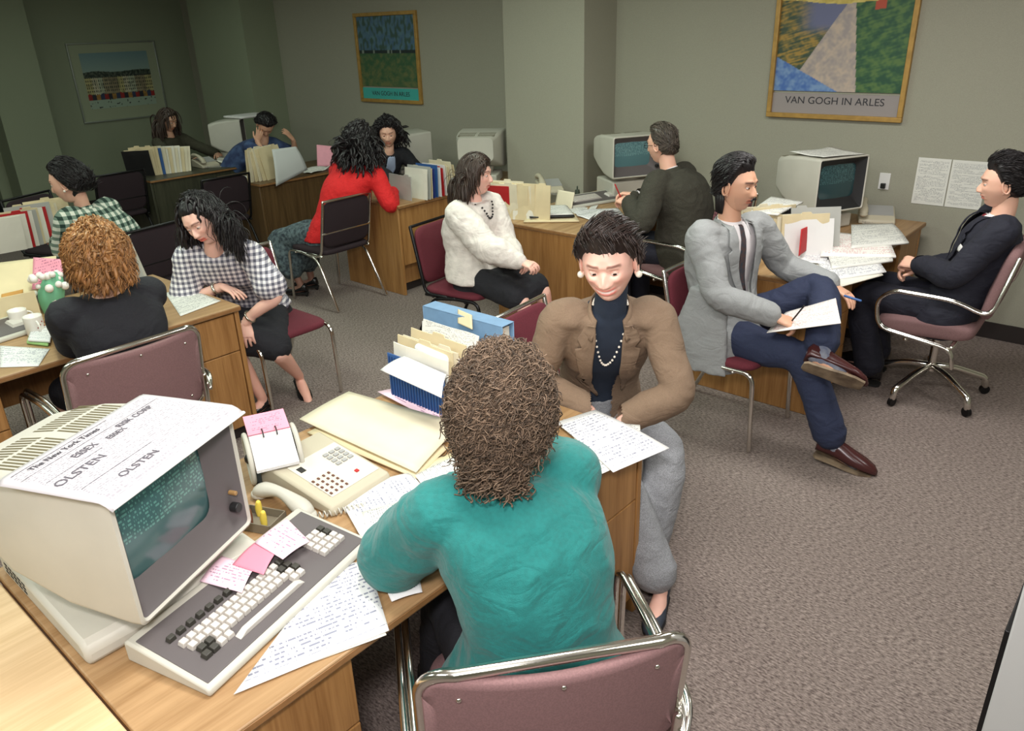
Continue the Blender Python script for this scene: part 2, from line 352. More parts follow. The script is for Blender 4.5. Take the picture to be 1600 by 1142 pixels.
def lane(u, v):
    n = nz(u*16, v*16)+.6*nz(u*45, v*45); st = nz(u*9+v*5, v*70-u*20)*.6
    hz_ = .62+.05*nz(u*3, 7)+.10*abs(u-.5); px_ = .38+.16*(v/.6); wd = .26*(1-v/.66)+.02
    if v > hz_: c = mixc((190, 170, 84), (222, 202, 124), .5+n)
    elif abs(u-px_) < wd: c = mixc((190, 172, 156), (158, 148, 146), .5+n)
    elif u < px_: c = mixc((164, 132, 62), (58, 74, 58), .5+n*.8+st*1.6); c = mixc(c, (104, 108, 140), smooth(.38, .5, v)*smooth(.1, .3, u))
    else: c = mixc((36, 78, 56), (86, 116, 64), .5+n+st)
    if v < .26-.5*u: c = mixc((70, 106, 172), (120, 150, 190), .5+n)
    if v > hz_-.06 and .72 < u < .80 and v < hz_: c = (176, 74, 52)
    return c
goldf = mat('gilt_frame', (178, 140, 74), .45, .2, var=.15, scale=20); silverf = mat('silver_frame', (170, 176, 168), .35, .7); matbd = mat('grey_mount', (150, 158, 132), .8); tealb = mat('teal_band', (64, 168, 160), .7); greyb = mat('mauve_band', (150, 142, 140), .7)
inkd = mat('dark_ink', (48, 46, 52), .7)
def frame(w, h, t, d, m, root, name='frame'):
    f = M().box(-w/2, w/2, -d, 0, h/2-t, h/2).box(-w/2, w/2, -d, 0, -h/2, -h/2+t).box(-w/2, -w/2+t, -d, 0, -h/2+t, h/2-t).box(w/2-t, w/2, -d, 0, -h/2+t, h/2-t)
    return f.build(name, m, root, bevel=.003)
# townscape on the left wall (faces +X)
c_ = atx(186, 127, WX)
r_ = empty('framed_picture', (WX, c_.y, c_.z), pi/2, 'silver framed print of a crowded town square with grey mount, on the far left wall', 'picture')
pw, ph = 1.10, .93
frame(pw, ph, .018, .03, silverf, r_); M().box(-pw/2+.01, pw/2-.01, -.012, -.002, -ph/2+.01, ph/2-.01).build('mount', matbd, r_)
o = art(town, pw*.77, ph*.70, 150, 110).build('print', artm, r_, colors=True, fix=False); o.location = (0, -.015, .02)
# meadow poster
c_ = aty(607, 91, WY)
r_ = empty('framed_poster', (c_.x, WY, c_.z), 0, 'gilt framed landscape poster with turquoise caption band, above the curly-haired women', 'poster')
pw, ph = .965, .875
c_p = frame(pw, ph, .035, .03, goldf, r_)
o = art(meadow, pw-.05, ph-.17, 110, 90).build('print', artm, r_, colors=True, fix=False); o.location = (0, -.012, .075)
b = M().box(-pw/2+.03, pw/2-.03, -.014, -.002, -ph/2+.03, -ph/2+.145).build('caption_band', tealb, r_)
text('lettering', 'VAN GOGH IN ARLES', .062, inkd, b, (0, -.0155, -ph/2+.09), (pi/2, 0, 0))
# lane poster, larger, cut by the top of the frame
pw = .925
r_ = empty('framed_poster', (-2.013, WY, 1.342+.53), 0, 'large gilt framed poster of a lane with mauve caption band, cut by the top edge', 'poster')
ph = 1.06
frame(pw, ph, .032, .035, goldf, r_)
o = art(lane, pw-.05, ph-.19, 130, 170).build('print', artm, r_, colors=True, fix=False); o.location = (0, -.012, .085)
b = M().box(-pw/2+.03, pw/2-.03, -.014, -.002, -ph/2+.03, -ph/2+.165).build('caption_band', greyb, r_)
text('lettering', 'VAN GOGH IN ARLES', .066, inkd, b, (0, -.0155, -ph/2+.118), (pi/2, 0, 0), sx=1.06)
# wall sheets and outlet
for k, (x0, x1, lab) in enumerate(((-1.412, -1.215, 'printed chart sheet on the wall, left one of the two near the socket'), (-1.208, -1.0, 'chart sheet on the wall, right one of the two, partly behind the dark-suited man'))):
    g = M().grid(lambda u, v: V((lerp(x0, x1, u), 0, .3*(v-.5))), 2, 2); cx = (x0+x1)/2
    g.v = [V((p.x-cx, p.z, 0)) for p in g.v]
    o = g.build('wall_chart', P_form, None, solid=.001); o.location = (cx, WY-.004, .98); o.rotation_euler = (pi/2, 0, 0); tag(o, lab, 'chart')
c_ = aty(1382, 283, WY)
r_ = empty('wall_socket', (c_.x, WY, c_.z), 0, 'small white wall socket with black plug right of the computer monitor', 'socket')
M().box(-.035, .035, -.006, 0, -.055, .055).build('cover_plate', white, r_, bevel=.002); M().box(-.015, .015, -.03, -.006, -.045, -.012).build('plug', black, r_, bevel=.003)
# ---------------------------------------------------------------- desks
def desk(x0, x1, y0, y1, side, label, ped=(1, 1), top=None, low=0, group='oak laminate desks of the office'):
    """side: +1 user at +X; pedestals with drawers face the user"""
    cx, cy = (x0+x1)/2, (y0+y1)/2; w, l = (x1-x0)/2, (y1-y0)/2
    r = empty('office_desk', (cx, cy, 0), 0, label, 'desk', group)
    M().box(-w, w, -l, l, .712, .74).build('desktop', top or oak_y, r, bevel=.004)
    M().box(-w-.001, w+.001, -l-.001, l+.001, .716, .734).build('edge_band', edge, r, bevel=.002)
    for s in (-1, 1):
        M().box(-w+.02, w-.02, s*l-(.028 if s > 0 else -.003), s*l+(-.003 if s > 0 else .028), 0, .712).build('end_panel', oak_z, r, bevel=.004)
    ox = -side*(w-.02)
    M().box(min(ox, ox+side*.022), max(ox, ox+side*.022), -l+.03, l-.03, .25, .708).build('modesty_panel', oak_z, r)
    for s, on in zip((-1, 1), ped):
        if not on: continue
        a, b = sorted((s*(l-.03), s*(l-.43)))
        xa, xb = sorted((side*(w-.04), -side*(w-.10)))
        pd = M().box(xa, xb, a, b, .07, .708).build('pedestal', oak_z, r)
        M().box(xa+.02, xb-.02, a+.01, b-.01, 0, .07).build('plinth', basem, pd)
        zs = ((.50, .70), (.29, .495), (.075, .285)) if on == 1 else ((.50, .70), (.075, .495))
        for z0, z1 in zs:
            xf = side*(w-.04)
            d = M().box(min(xf, xf+side*.018), max(xf, xf+side*.018), a+.004, b-.004, z0, z1).build('drawer', oak_z, pd, bevel=.003)
    return r
desk(-2.13, -1.17, .33, 1.99, 1, 'oak desk in the foreground with the large monitor, telephone and teal-jacketed woman', (2, 2), group=None)
desk(-4.47, -3.53, .35, 1.90, 1, 'oak desk with files and mugs where the woman in black jacket sits', (1, 2), group=None)
desk(-5.42, -4.66, 3.97, 5.60, -1, 'oak desk with upright files beside the woman in red sweater', (1, 1), group=None)
desk(-3.72, -2.91, 4.03, 5.62, 1, 'oak desk behind the woman in white sweater, with keyboard and folders', (1, 1), group=None)
desk(-2.05, -1.27, 3.87, 5.56, 1, 'oak desk heaped with papers behind the grey suited man', (1, 1), group=None)
far_ = desk(-8.40, -7.64, 3.42, 5.00, -1, 'desk tinted dim at the far left in front of the long haired woman', (1, 1), group=None)
far2_ = desk(-7.26, -6.50, 3.90, 5.58, -1, 'oak desk at the back under the woman resting head in hands', (1, 1), group=None)
dimlam = wood('dimmed_green_brown_laminate', (70, 70, 54), (50, 50, 38), 'z'); dimlam_brown = wood('dimmed_brown_laminate', (104, 80, 50), (78, 58, 34), 'z')  # dimness of the far end put into these desk colours, not the lamps
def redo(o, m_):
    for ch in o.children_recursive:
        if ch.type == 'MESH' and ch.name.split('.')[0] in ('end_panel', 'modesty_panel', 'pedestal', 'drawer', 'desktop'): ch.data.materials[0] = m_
redo(far_, dimlam); redo(far2_, dimlam_brown)
r_ = empty('side_table', (-1.70, -.02, 0), 0, 'pale wood tabletop at the bottom left corner in front of the monitor desk', 'table')
M().box(-.52, .52, -.34, .343, .712, .74).build('tabletop', oak_l, r_, bevel=.004)
for sx_ in (-.48, .48):
    for sy_ in (-.3, .3): M().box(sx_-.02, sx_+.02, sy_-.02, sy_+.02, 0, .712).build('leg', oak_z, r_, bevel=.003)
# dark curved-end panel of the desk by the grey suited man
# ---------------------------------------------------------------- chairs
def arc_path(pts, rad=.05, n=5):
    pts = [V(p) for p in pts]; out = [pts[0]]
    for i in range(1, len(pts)-1):
        a = (pts[i-1]-pts[i]); b = (pts[i+1]-pts[i]); r = min(rad, a.length*.48, b.length*.48); a.normalize(); b.normalize()
        p0 = pts[i]+a*r; p1 = pts[i]+b*r
        for k in range(n+1):
            t = k/n; out.append((1-t)**2*p0+2*t*(1-t)*pts[i]+t*t*p1)
    out.append(pts[-1]); return out
def rrect(cx, cz, w, h, r, y, n=6):
    out = []
    for sx, sz, a0 in ((1, 1, 0), (-1, 1, pi/2), (-1, -1, pi), (1, -1, 1.5*pi)):
        for k in range(n+1):
            a = a0+pi/2*k/n; out.append((cx+sx*(w-r)+r*cos(a), y, cz+sz*(h-r)+r*sin(a)))
    return out
def cushion(cx, cy, cz, wx, wy, wz, r=.05, puff=.012, n=14, tilt=None):
    """rounded pad, thin in z"""
    m = M(); R = []
    prof = [(.90, -1), (.985, -.7), (1, -.2), (1, .3), (.97, .75), (.86, 1.0), (.5, 1+puff/wz*1.0), (.02, 1+puff/wz*1.3)]
    for f, h in prof:
        ring = []
        for k in range(40):
            a = 2*pi*k/40; c, s_ = cos(a), sin(a); e = .32
            x = abs(c)**e*(1 if c > 0 else -1); y = abs(s_)**e*(1 if s_ > 0 else -1)
            p = V((cx+x*wx*f, cy+y*wy*f, cz+h*wz)); ring.append(tilt @ p if tilt else p)
        R.append(ring)
    return m.rings(R)
def side_chair(loc, rz, label, fab, frm=None, group=None):
    """stacking chair: faces local +Y; chrome legs, padded seat and back"""
    r = empty('side_chair', (loc[0], loc[1], 0), rz, label, 'chair', group); frm = frm or chrome
    cushion(0, 0, .445, .235, .23, .022).build('seat', fab, r, smooth_=True)
    T = Matrix.Translation((0, -.235, .66)) @ Matrix.Rotation(radians(-80), 4, 'X')
    b = cushion(0, 0, 0, .225, .185, .016, tilt=T).build('backrest', fab, r, smooth_=True)
    for s in (-1, 1):
        M().tube(arc_path([(s*.235, .25, .012), (s*.235, .23, .425), (s*.235, -.19, .42)], .06), .0115).build('leg', frm, r, smooth_=True)
        M().tube(arc_path([(s*.25, -.33, .012), (s*.24, -.13, .40), (s*.24, .05, .425)], .06), .0115).build('leg', frm, r, smooth_=True)
        M().tube(arc_path([(s*.238, -.02, .425), (s*.238, -.19, .425), (s*.232, -.285, .85)], .05), .011).build('back_upright', darkmetal if frm is not chrome else chrome, r, smooth_=True)
    for y_ in (.13, -.13): M().tube([(-.24, y_, .414), (.24, y_, .414)], .009).build('crossbar', frm, r, smooth_=True)
    for z_, y_, x_ in ((.85, -.285, .232), (.60, -.232, .236)): M().tube([(-x_, y_, z_), (x_, y_, z_)], .010).build('back_rail', darkmetal if frm is not chrome else chrome, r, smooth_=True)
    return r
def arm_chair(loc, rz, label, fab, zt=.88):
    """chrome armchair with wide rounded back panel; faces local +Y"""
    r = empty('arm_chair', (loc[0], loc[1], 0), rz, label, 'chair')
    T = Matrix.Translation((0, -.26, zt-.195)) @ Matrix.Rotation(radians(9), 4, 'X')
    def curve(p): p = V(p); return V((p.x, p.y+.055*(p.x/.28)**2, p.z))
    rim = [T @ curve(p) for p in rrect(0, 0, .275, .19, .07, 0, 7)]
    R = []
    M().tube(rim, .013, n=10, closed=True).build('back_rim', chrome, r, smooth_=True)
    rim2 = [T @ curve(p) for p in rrect(0, 0, .262, .178, .06, .018, 7)]
    M().tube(rim2, .008, n=8, closed=True).build('back_inner_rim', chrome, r, smooth_=True)
    def bk(u, v):
        x = (u-.5)*.53; z = (v-.5)*.36; k = 1
        q = max(0, abs(x)-.205), max(0, abs(z)-.12); d = (q[0]**2+q[1]**2)**.5
        if d > .06: k = .06/d; x = (.205+q[0]*k)*(1 if x > 0 else -1); z = (.12+q[1]*k)*(1 if z > 0 else -1)
        return T @ curve((x, 0, z))
    pb = M().grid(bk, 22, 16).build('back_panel', fab, r, smooth_=True, solid=.02)
    for x, z in ((-.2, .13), (0, .155), (.2, .13), (.2, -.13), (-.2, -.13)):
        M().ball(T @ curve((x, -.012, z)), (.006, .004, .006), 8, 6).build('screw', chrome, pb, smooth_=True)
    T2 = Matrix.Rotation(radians(1), 4, 'X')
    cushion(0, .02, .44, .25, .24, .035, tilt=T2).build('seat', fab, r, smooth_=True)
    for s in (-1, 1):
        for k in (0, 1):
            o_ = s*(.292+.02*k)
            M().tube(arc_path([(s*.27, -.26, zt-.30), (o_, -.20, zt-.26), (o_, .02, .655-.012*k), (o_, .27, .64-.014*k), (o_, .30, .012), (o_, .05, .012)], .06), .0095).build('arm_tube', chrome, r, smooth_=True)
        M().tube(arc_path([(s*.265, -.24, zt-.24), (s*.27, -.2, .42), (s*.285, -.28, .012), (s*.30, .06, .012)], .05), .011).build('leg', chrome, r, smooth_=True)
    for y_, x_ in ((-.12, .27), (.16, .30)): M().tube([(-x_, y_, .40), (x_, y_, .40)], .01).build('crossbar', chrome, r, smooth_=True)
    return r
def swivel_chair(loc, rz, label, fab, fabb=None, zt=.86, brot=0):
    r = empty('swivel_chair', (loc[0], loc[1], 0), rz, label, 'chair')
    cushion(0, .02, .45, .25, .24, .04, tilt=Matrix.Rotation(radians(-3), 4, 'X')).build('seat', fab, r, smooth_=True)
    T = Matrix.Translation((0, -.26, zt-.18)) @ Matrix.Rotation(radians(-78), 4, 'X')
    cushion(0, 0, 0, .24, .20, .028, tilt=T).build('backrest', fabb or fab, r, smooth_=True)
    for s in (-1, 1):
        for k in (0, 1):
            o_ = s*(.30+.018*k)
            M().tube(arc_path([(s*.26, -.32, zt-.02), (o_, -.26, .60), (o_, -.10, .66), (o_, .20, .665), (o_, .27, .60), (o_, .25, .45), (o_, -.12, .40), (o_, -.14, .30)], .07), .0095).build('arm_tube', chrome, r, smooth_=True)
    for y_ in (.1, -.12): M().tube([(-.31, y_, .408), (.31, y_, .408)], .012).build('crossbar', chrome, r, smooth_=True)
    M().cyl((0, 0, .14), .022, .27).build('post', chrome, r, smooth_=False)
    for k in range(5):
        a = brot+2*pi*k/5; c, s_ = cos(a), sin(a)
        lg = M().tube(arc_path([(.02*c, .02*s_, .17), (.12*c, .12*s_, .16), (.30*c, .30*s_, .10), (.31*c, .31*s_, .05)], .05), .019).build('leg', chrome, r, smooth_=True)
        M().cyl((0, 0, -.011), .026, .022, 18, mat=Matrix.Translation((.31*c, .31*s_, .027)) @ Matrix.Rotation(a, 4, 'Z') @ Matrix.Rotation(pi/2, 4, 'X')).build('caster', darkmetal, lg)
    return r
# ---------------------------------------------------------------- people
def vmat(name, rgb, rough, bump=0, bscale=300, sss=0, spec=None):
    m, t, p = nt(name); N = t.nodes; L = t.links
    a = N.new('ShaderNodeAttribute'); a.attribute_name = 'Col'; mx = N.new('ShaderNodeMix'); mx.data_type = 'RGBA'; mx.blend_type = 'MULTIPLY'; mx.inputs[0].default_value = 1
    mx.inputs[6].default_value = (*lin(rgb), 1); L.new(a.outputs[0], mx.inputs[7]); L.new(mx.outputs[2], p.inputs['Base Color']); p.inputs['Roughness'].default_value = rough
    if sss: p.inputs['Subsurface Weight'].default_value = sss; p.inputs['Subsurface Radius'].default_value = (.01, .004, .002); p.inputs['Subsurface Scale'].default_value = 1
    if spec is not None: p.inputs['Specular IOR Level'].default_value = spec
    if bump:
        tc = N.new('ShaderNodeTexCoord'); b = N.new('ShaderNodeBump'); b.inputs['Strength'].default_value = bump; b.inputs['Distance'].default_value = .001
        n2 = N.new('ShaderNodeTexNoise'); n2.inputs['Scale'].default_value = bscale; L.new(tc.outputs['Object'], n2.inputs[0]); L.new(n2.outputs[0], b.inputs['Height']); L.new(b.outputs[0], p.inputs['Normal'])
    MATS[name] = m; return m
skin = vmat('skin', (232, 182, 158), .5, .05, 500, .12); skin_p = vmat('skin_pink', (240, 190, 172), .46, .05, 500, .12); skin_o = vmat('skin_olive', (214, 164, 136), .5, .05, 500, .12)
hairm = {}
def hair_mat(name, rgb, rough=.42): hairm[name] = vmat(name, rgb, rough, 0, spec=.5); return hairm[name]
H_dark = hair_mat('hair_dark_brown', (44, 32, 28)); H_black = hair_mat('hair_black', (30, 26, 28)); H_curl = hair_mat('hair_grey_brown', (98, 80, 64), .75); H_red = hair_mat('hair_auburn', (150, 106, 62)); H_brown = hair_mat('hair_brown', (60, 46, 38)); H_grey = hair_mat('hair_greying', (92, 84, 76))
eyew = mat('eye_white', (236, 230, 224), .25); eyeb = mat('eye_dark', (46, 32, 26), .2); teeth = mat('teeth', (240, 236, 226), .3)
def remesh(m, voxel, iters=6, fac=.5, wr=0, wscale=9, seed=0, dirn=None):
    me = bpy.data.meshes.new('tmp'); me.from_pydata([tuple(v) for v in m.v], [], m.f); bm = bmesh.new(); bm.from_mesh(me); bmesh.ops.recalc_face_normals(bm, faces=bm.faces); bm.to_mesh(me); bm.free()
    o = bpy.data.objects.new('tmp', me); COL.objects.link(o)
    r = o.modifiers.new('r', 'REMESH'); r.mode = 'VOXEL'; r.voxel_size = voxel; r.adaptivity = 0
    s = o.modifiers.new('s', 'SMOOTH'); s.factor = fac; s.iterations = iters
    bpy.context.view_layer.update()
    e = bpy.data.meshes.new_from_object(o.evaluated_get(bpy.context.evaluated_depsgraph_get()))
    out = M(); nv = len(e.vertices)
    vs = [v.co.copy() for v in e.vertices]; ns = [v.normal.copy() for v in e.vertices]
    if wr:
        for i, (p, n) in enumerate(zip(vs, ns)):
            q = p*wscale+V((seed, seed*.7, 0))
            w = noise.noise(V((q.x+1.6*noise.noise(q*.5), q.y, q.z*1.7)))
            w2 = 1-abs(noise.noise(q*1.9+V((5, 1, 2))))*2.6
            vs[i] = p+n*(wr*(.7*w+.45*w2))
    out.v = vs; out.f = [tuple(f.vertices) for f in e.polygons]; out.c = [(1, 1, 1)]*nv; out.mi = [0]*len(out.f)
    bpy.data.objects.remove(o); return out
def ik(a, t, l1, l2, pole):
    a, t, pole = V(a), V(t), V(pole); d = t-a; D = min(d.length, (l1+l2)*.995); D = max(D, abs(l1-l2)+.01); dn = d.normalized()
    x = (l1*l1-l2*l2+D*D)/(2*D); h = sqrt(max(0, l1*l1-x*x)); pd = (pole-dn*pole.dot(dn)); pd = pd.normalized() if pd.length > 1e-5 else dn.orthogonal()
    return a+dn*x+pd*h, a+dn*D
def g(x, s): return exp(-(x/s)**2)
LID = [.20, -.34]
class Head:
    def __init__(s, C, fwd, up=(0, 0, 1), k=1.0):
        s.C = V(C); s.F = V(fwd).normalized(); u = V(up); s.kx = 1.0; s.R = s.F.cross(u).normalized(); s.U = s.R.cross(s.F).normalized(); s.k = k
    def w(s, p): return s.C+(s.R*(p[0]*s.kx)+s.F*p[1]+s.U*p[2])*s.k
    def l(s, P):
        d = (V(P)-s.C)/s.k; return V((d.dot(s.R), d.dot(s.F), d.dot(s.U)))
def head_surface(th, ph, smile=0, jaw=1.0, male=0):
    """th 0 top..pi bottom; ph azimuth, 0 = front"""
    sn, cs = sin(th), cos(th)
    z = .117*cs
    low = max(0.0, -cs)
    e = sn**(1-.38*low) if sn > 0 else 0                       # fuller lower face
    x = .0755*e*sin(ph); y = .096*e*cos(ph)
    if z < 0:
        t = low
        x *= 1-(.25 if not male else .22)*smooth(.12, .95, t)
        if y < 0: y *= 1-.62*smooth(.0, .9, t)
        else: y *= 1-.10*t
    else:
        x *= 1+.05*sin(pi*min(1, z/.1))
        if y < 0: y *= 1.06
    if y > 0:
        f = smooth(0, .05, y); ax = abs(x)
        y = min(y, .0865+.35*(y-.0865)) if y > .0865 else y                      # flatter face plane
        y += .0055*g(z-.030, .010)*g(ax-.026, .026)*f*(1.4 if male else .8)       # brow
        y -= .0120*g(ax-.030, .0150)*g(z-.007, .0120)*f                          # sockets
        y -= .003*g(x, .011)*g(z-.014, .009)
        nl = smooth(.018, -.024, z)*smooth(-.044, -.035, z)                      # nose
        y += (.0195+.0025*male)*g(x, .0085+.0065*smooth(-.004, -.032, z))*nl*f
        y += .0055*g(ax-.0125, .0055)*g(z+.031, .0065)*f
        mw = .024+.007*smile; cz = -.060+.008*smile*(ax/mw)**2
        y += .0035*g(x, .030)*g(z+.060, .022)*f                                  # muzzle
        lo = .0035*smile; y += .0050*g(x, mw*.95)*(g(z-cz-.0065-lo*.6, .0052)+g(z-cz+.0075+lo, .0060))*f
        y -= .0055*g(x, mw)*g(z-cz, .0028+.0015*smile)*f
        y -= .004*g(x, .02)*g(z+.080, .006)*f
        y += .0065*g(x, .022)*g(z+.098, .016)*f                                  # chin
        y += (.0035+.006*smile)*g(ax-.042, .016)*g(z+.020-.006*smile, .017)*f         # cheek
        y -= .0035*smile*g(ax-.036, .005)*g(z+.044, .018)*f
    return V((x, y, z))
def head_mesh(H, smile=0, tone=(1, 1, 1), lips=(.80, .42, .42), male=0, stubble=0, blush=.0, brow=(.22, .16, .14), lipamt=1, hi=True, brow_t=1.0):
    m = M(); nu, nv = (120, 92) if hi else (72, 56); R = []
    cols = []
    for j in range(nv+1):
        th = .015+(pi-.03)*j/nv; ring = []
        for i in range(nu):
            a = -pi+2*pi*i/nu; ph = a-.45*sin(a)*1.0
            p = head_surface(th, ph, smile, 1.1 if male else 1.0, male); ring.append(H.w(p))
            c = V(tone); x, y, z = p; ax = abs(x)
            if y > .03:
                mw = .025+.007*smile; cz = -.060+.010*smile*(ax/mw)**2
                lo = .0035*smile; lp = (g(z-cz-.0055-lo*.6, .0042)+g(z-cz+.0065+lo, .0048))*smooth(mw*1.15, mw*.8, ax)
                c = c.lerp(V(lips), min(1, lp*1.1)*lipamt)
                if smile: c = c.lerp(V((1.06, 1.42, 1.62)), smooth(.0052, .0040, abs(z-cz+.0008))*smooth(mw*.92, mw*.75, ax)*smile)
                else: c = c.lerp(V((.35, .2, .2)), g(z-cz, .0016)*smooth(mw*1.05, mw*.9, ax)*.8)
                bz = .0292+.004*(1-((ax-.031)/.024)**2)*(.6 if not male else .3)-.0030*smooth(.022, .010, ax)*(1-smile)+.001*smile
                c = c.lerp(V(brow), smooth(.0050*brow_t, .0028*brow_t, abs(z-bz))*smooth(.055, .048, ax)*smooth(.009, .014, ax)*.92)
                c = c.lerp(V((.55, .34, .32)), .45*smooth(.0028, .001, abs(z-.0195-.001*0))*smooth(.046, .042, ax)*smooth(.016, .020, ax))
                c = c.lerp(V((1.0, .62, .58)), blush*g(ax-.044, .018)*g(z+.022, .016))
                c = c.lerp(V((.45, .3, .28)), .6*g(ax-.0085, .0035)*g(z+.0385, .003))
                if stubble: c = c.lerp(V((.62, .62, .66)), stubble*smooth(-.03, -.055, z)*(1-min(1, lp)))
            m.c.append(tuple(c))
        R.append(ring)
    cc = list(m.c); m.c = []; m.rings(R); m.c = cc
    for s in (-1, 1):                                                            # ears
        q = Matrix((H.R, H.F, H.U)).transposed()
        e = M(); tor = []
        for k in range(17):
            a = 2*pi*k/16; tor.append(H.w((s*(.079+.004*cos(a)*0+.005), -.006-.016*cos(a)+.004*sin(a), .0+.030*sin(a)-(.004 if sin(a) < 0 else 0))))
        e.tube(tor[:-1], .0050*H.k, n=8, closed=True); e.ball(H.w((s*.078, -.004, -.002)), (.006*H.k, .014*H.k, .026*H.k), 12, 8, q=q.to_3x3()); e.ball(H.w((s*.080, .0, -.031)), (.0055*H.k, .007*H.k, .009*H.k), 10, 8, q=q.to_3x3())
        e.c = [tuple(tone)]*len(e.v); m.add(e.v, e.f); m.c[-len(e.v):] = e.c
    for s in (-1, 1):                                                            # upper and lower eyelids
        c0 = (s*.0305, .0720, .0070)
        for z0, z1 in ((LID[0], 1.45), (-1.45, LID[1])):
            lid = M(); nu2, nv2 = 12, 5
            def f(u, v):
                a = lerp(-1.35, 1.35, u); b = lerp(z0, z1, v) if z0 > 0 else lerp(z1, z0, v)
                b2 = b*cos(a*.62) if abs(b) < .75 else b
                r = .0142; return H.w((c0[0]+r*sin(a)*cos(b2)*1.02, c0[1]+r*cos(a)*cos(b2), c0[2]+r*sin(b2)))
            lid.grid(f, nu2, nv2); m.add(lid.v, lid.f); m.c[-len(lid.v):] = [tuple(V(tone)*.86)]*len(lid.v)
    return m
def eyes(H, root, off, look=(0, 1, 0)):
    for s in (-1, 1):
        m = M(); lk = V(look).normalized(); q = V((0, 0, 1)).rotation_difference(lk).to_matrix()
        base = Matrix((H.R, H.F, H.U)).transposed() @ q; c = H.w((s*.0305, .0720, .0070)); r = .0128*H.k; R = []; n = 16
        ths = [.01, .18, .36, .50, .54, .8, 1.2, 1.7, 2.3, 3.1]
        for th in ths: R.append([c+base @ V((r*sin(th)*cos(2*pi*a/n), r*sin(th)*sin(2*pi*a/n), r*cos(th))) for a in range(n)])
        m.rings(R); k = 3*n
        m.mi = [1 if i < k else 0 for i in range(len(m.f)-2)]+[1, 0]
        m.build('eye', [eyew, eyeb], root, smooth_=True, off=off)
def hand(m, W, d, nrm, side, curl=.5, s=1.0, spread=.12, thumb=.5, k=1.0):
    """W wrist, d finger direction, nrm back-of-hand direction, side +1 puts the thumb along +(d x nrm)"""
    d = V(d).normalized(); nrm = (V(nrm)-d*V(nrm).dot(d)).normalized(); b = d.cross(nrm)*side   # b: towards the thumb
    L_ = .088*s
    R = []
    for t, w, h in ((-.15, .026, .020), (.1, .028, .019), (.4, .036, .017), (.75, .041, .0145), (1.0, .040, .012)):
        c = W+d*(L_*t); R.append([c+b*(w*s*cos(2*pi*a/16))+nrm*(h*s*sin(2*pi*a/16)) for a in range(16)])
    m.rings(R)
    for i, (off, ln) in enumerate(((.030, .072), (.010, .080), (-.011, .074), (-.031, .058))):
        p = W+d*(L_*.93)+b*(off*s); dd = (d+b*(spread*(1.2-i*.8))).normalized(); pts = [p-d*.02*s, p]; a = 0; cu = curl*(1+.1*i)
        for j, f in enumerate((.44, .32, .24)):
            a += cu*(.75, .95, .6)[j]; v = (dd*cos(a)-nrm*sin(a)); p = p+v*(ln*f*s); pts.append(p)
        m.tube(pts, [.0098*s, .0095*s, .0088*s, .0080*s, .0066*s], n=9, res=2)
    p = W+d*(L_*.18)+b*(.020*s); v = (d*.62+b*(.75-.35*thumb)-nrm*(.25+.55*thumb)).normalized(); p1 = p+v*(.040*s); v2 = (v+d*.5-nrm*.1*thumb-b*.3*thumb).normalized(); p2 = p1+v2*(.030*s); p3 = p2+(v2+d*.3-b*.1*thumb).normalized()*(.024*s)
    m.tube([p-v*.01*s, p, p1, p2, p3], [.013*s, .0145*s, .0115*s, .0102*s, .0078*s], n=10, res=2)
# hairline tables: azimuth (deg from front) -> lowest z (head units) with hair
HL = {'short': ([0, 35, 58, 70, 82, 92, 105, 140, 180], [.066, .064, .052, .030, .010, -.010, -.045, -.075, -.085]),
      'man': ([0, 35, 58, 70, 82, 92, 105, 140, 180], [.072, .070, .058, .030, -.002, -.004, -.035, -.075, -.085]),
      'fringe': ([0, 40, 60, 75, 90, 110, 180], [.046, .042, .020, -.02, -.07, -.10, -.12]),
      'long': ([0, 35, 55, 68, 80, 95, 120, 180], [.070, .062, .040, .0, -.06, -.10, -.13, -.13]),
      'nape': ([0, 35, 55, 68, 80, 95, 120, 180], [.066, .060, .040, .0, -.04, -.08, -.11, -.12])}
def hair_dist(H, d, T, hl, nzamp=.006, seed=0, top=1.0):
    """surface point of the hair volume in direction d (head-local unit)"""
    az = math.degrees(abs(atan2(d.x, d.y)));
    r = 1/sqrt((d.x/.080)**2+(d.y/(.094 if d.y > 0 else .103))**2+(d.z/.118)**2)
    z = d.z*r; zl = interp(HL[hl][0], HL[hl][1], az)+(.008*noise.noise(d*7+V((seed, 1, 1))) if az < 60 else 0); s = smooth(-.006, .030, z-zl)
    th = T(az, z) if callable(T) else T
    n = noise.noise(d*3.2+V((seed, 0, 0)))*nzamp+noise.noise(d*8+V((seed, 3, 0)))*nzamp*.6
    return r+(-.012*(1-s))+s*(th+n), s
def hair_cap(H, T0, hl, seed=0, nzamp=.006, tint=.8):
    T = lambda az, z: (T0(az, z) if callable(T0) else T0)-.7*nzamp-.002
    m = M(); R = []; nu, nv = 72, 48
    for j in range(nv+1):
        th = .02+(pi-.04)*j/nv; ring = []
        for i in range(nu):
            a = 2*pi*i/nu; d = V((sin(th)*sin(a), sin(th)*cos(a), cos(th))); r, s = hair_dist(H, d, T, hl, nzamp, seed)
            if d.z < -.55: r = min(r, r*1)
            ring.append(H.w(d*r))
        R.append(ring)
    m.rings(R); m.c = [(tint,)*3]*len(m.v); return m
def rnd_dir(hl, T, H, lo=-1, tries=60):
    for _ in range(tries):
        d = V((random.gauss(0, 1), random.gauss(0, 1), random.gauss(0, 1))).normalized()
        if d.z < lo: continue
        r, s = hair_dist(H, d, T, hl, 0)
        if s > .7: return d, r
    return V((0, -.5, .86)), .12
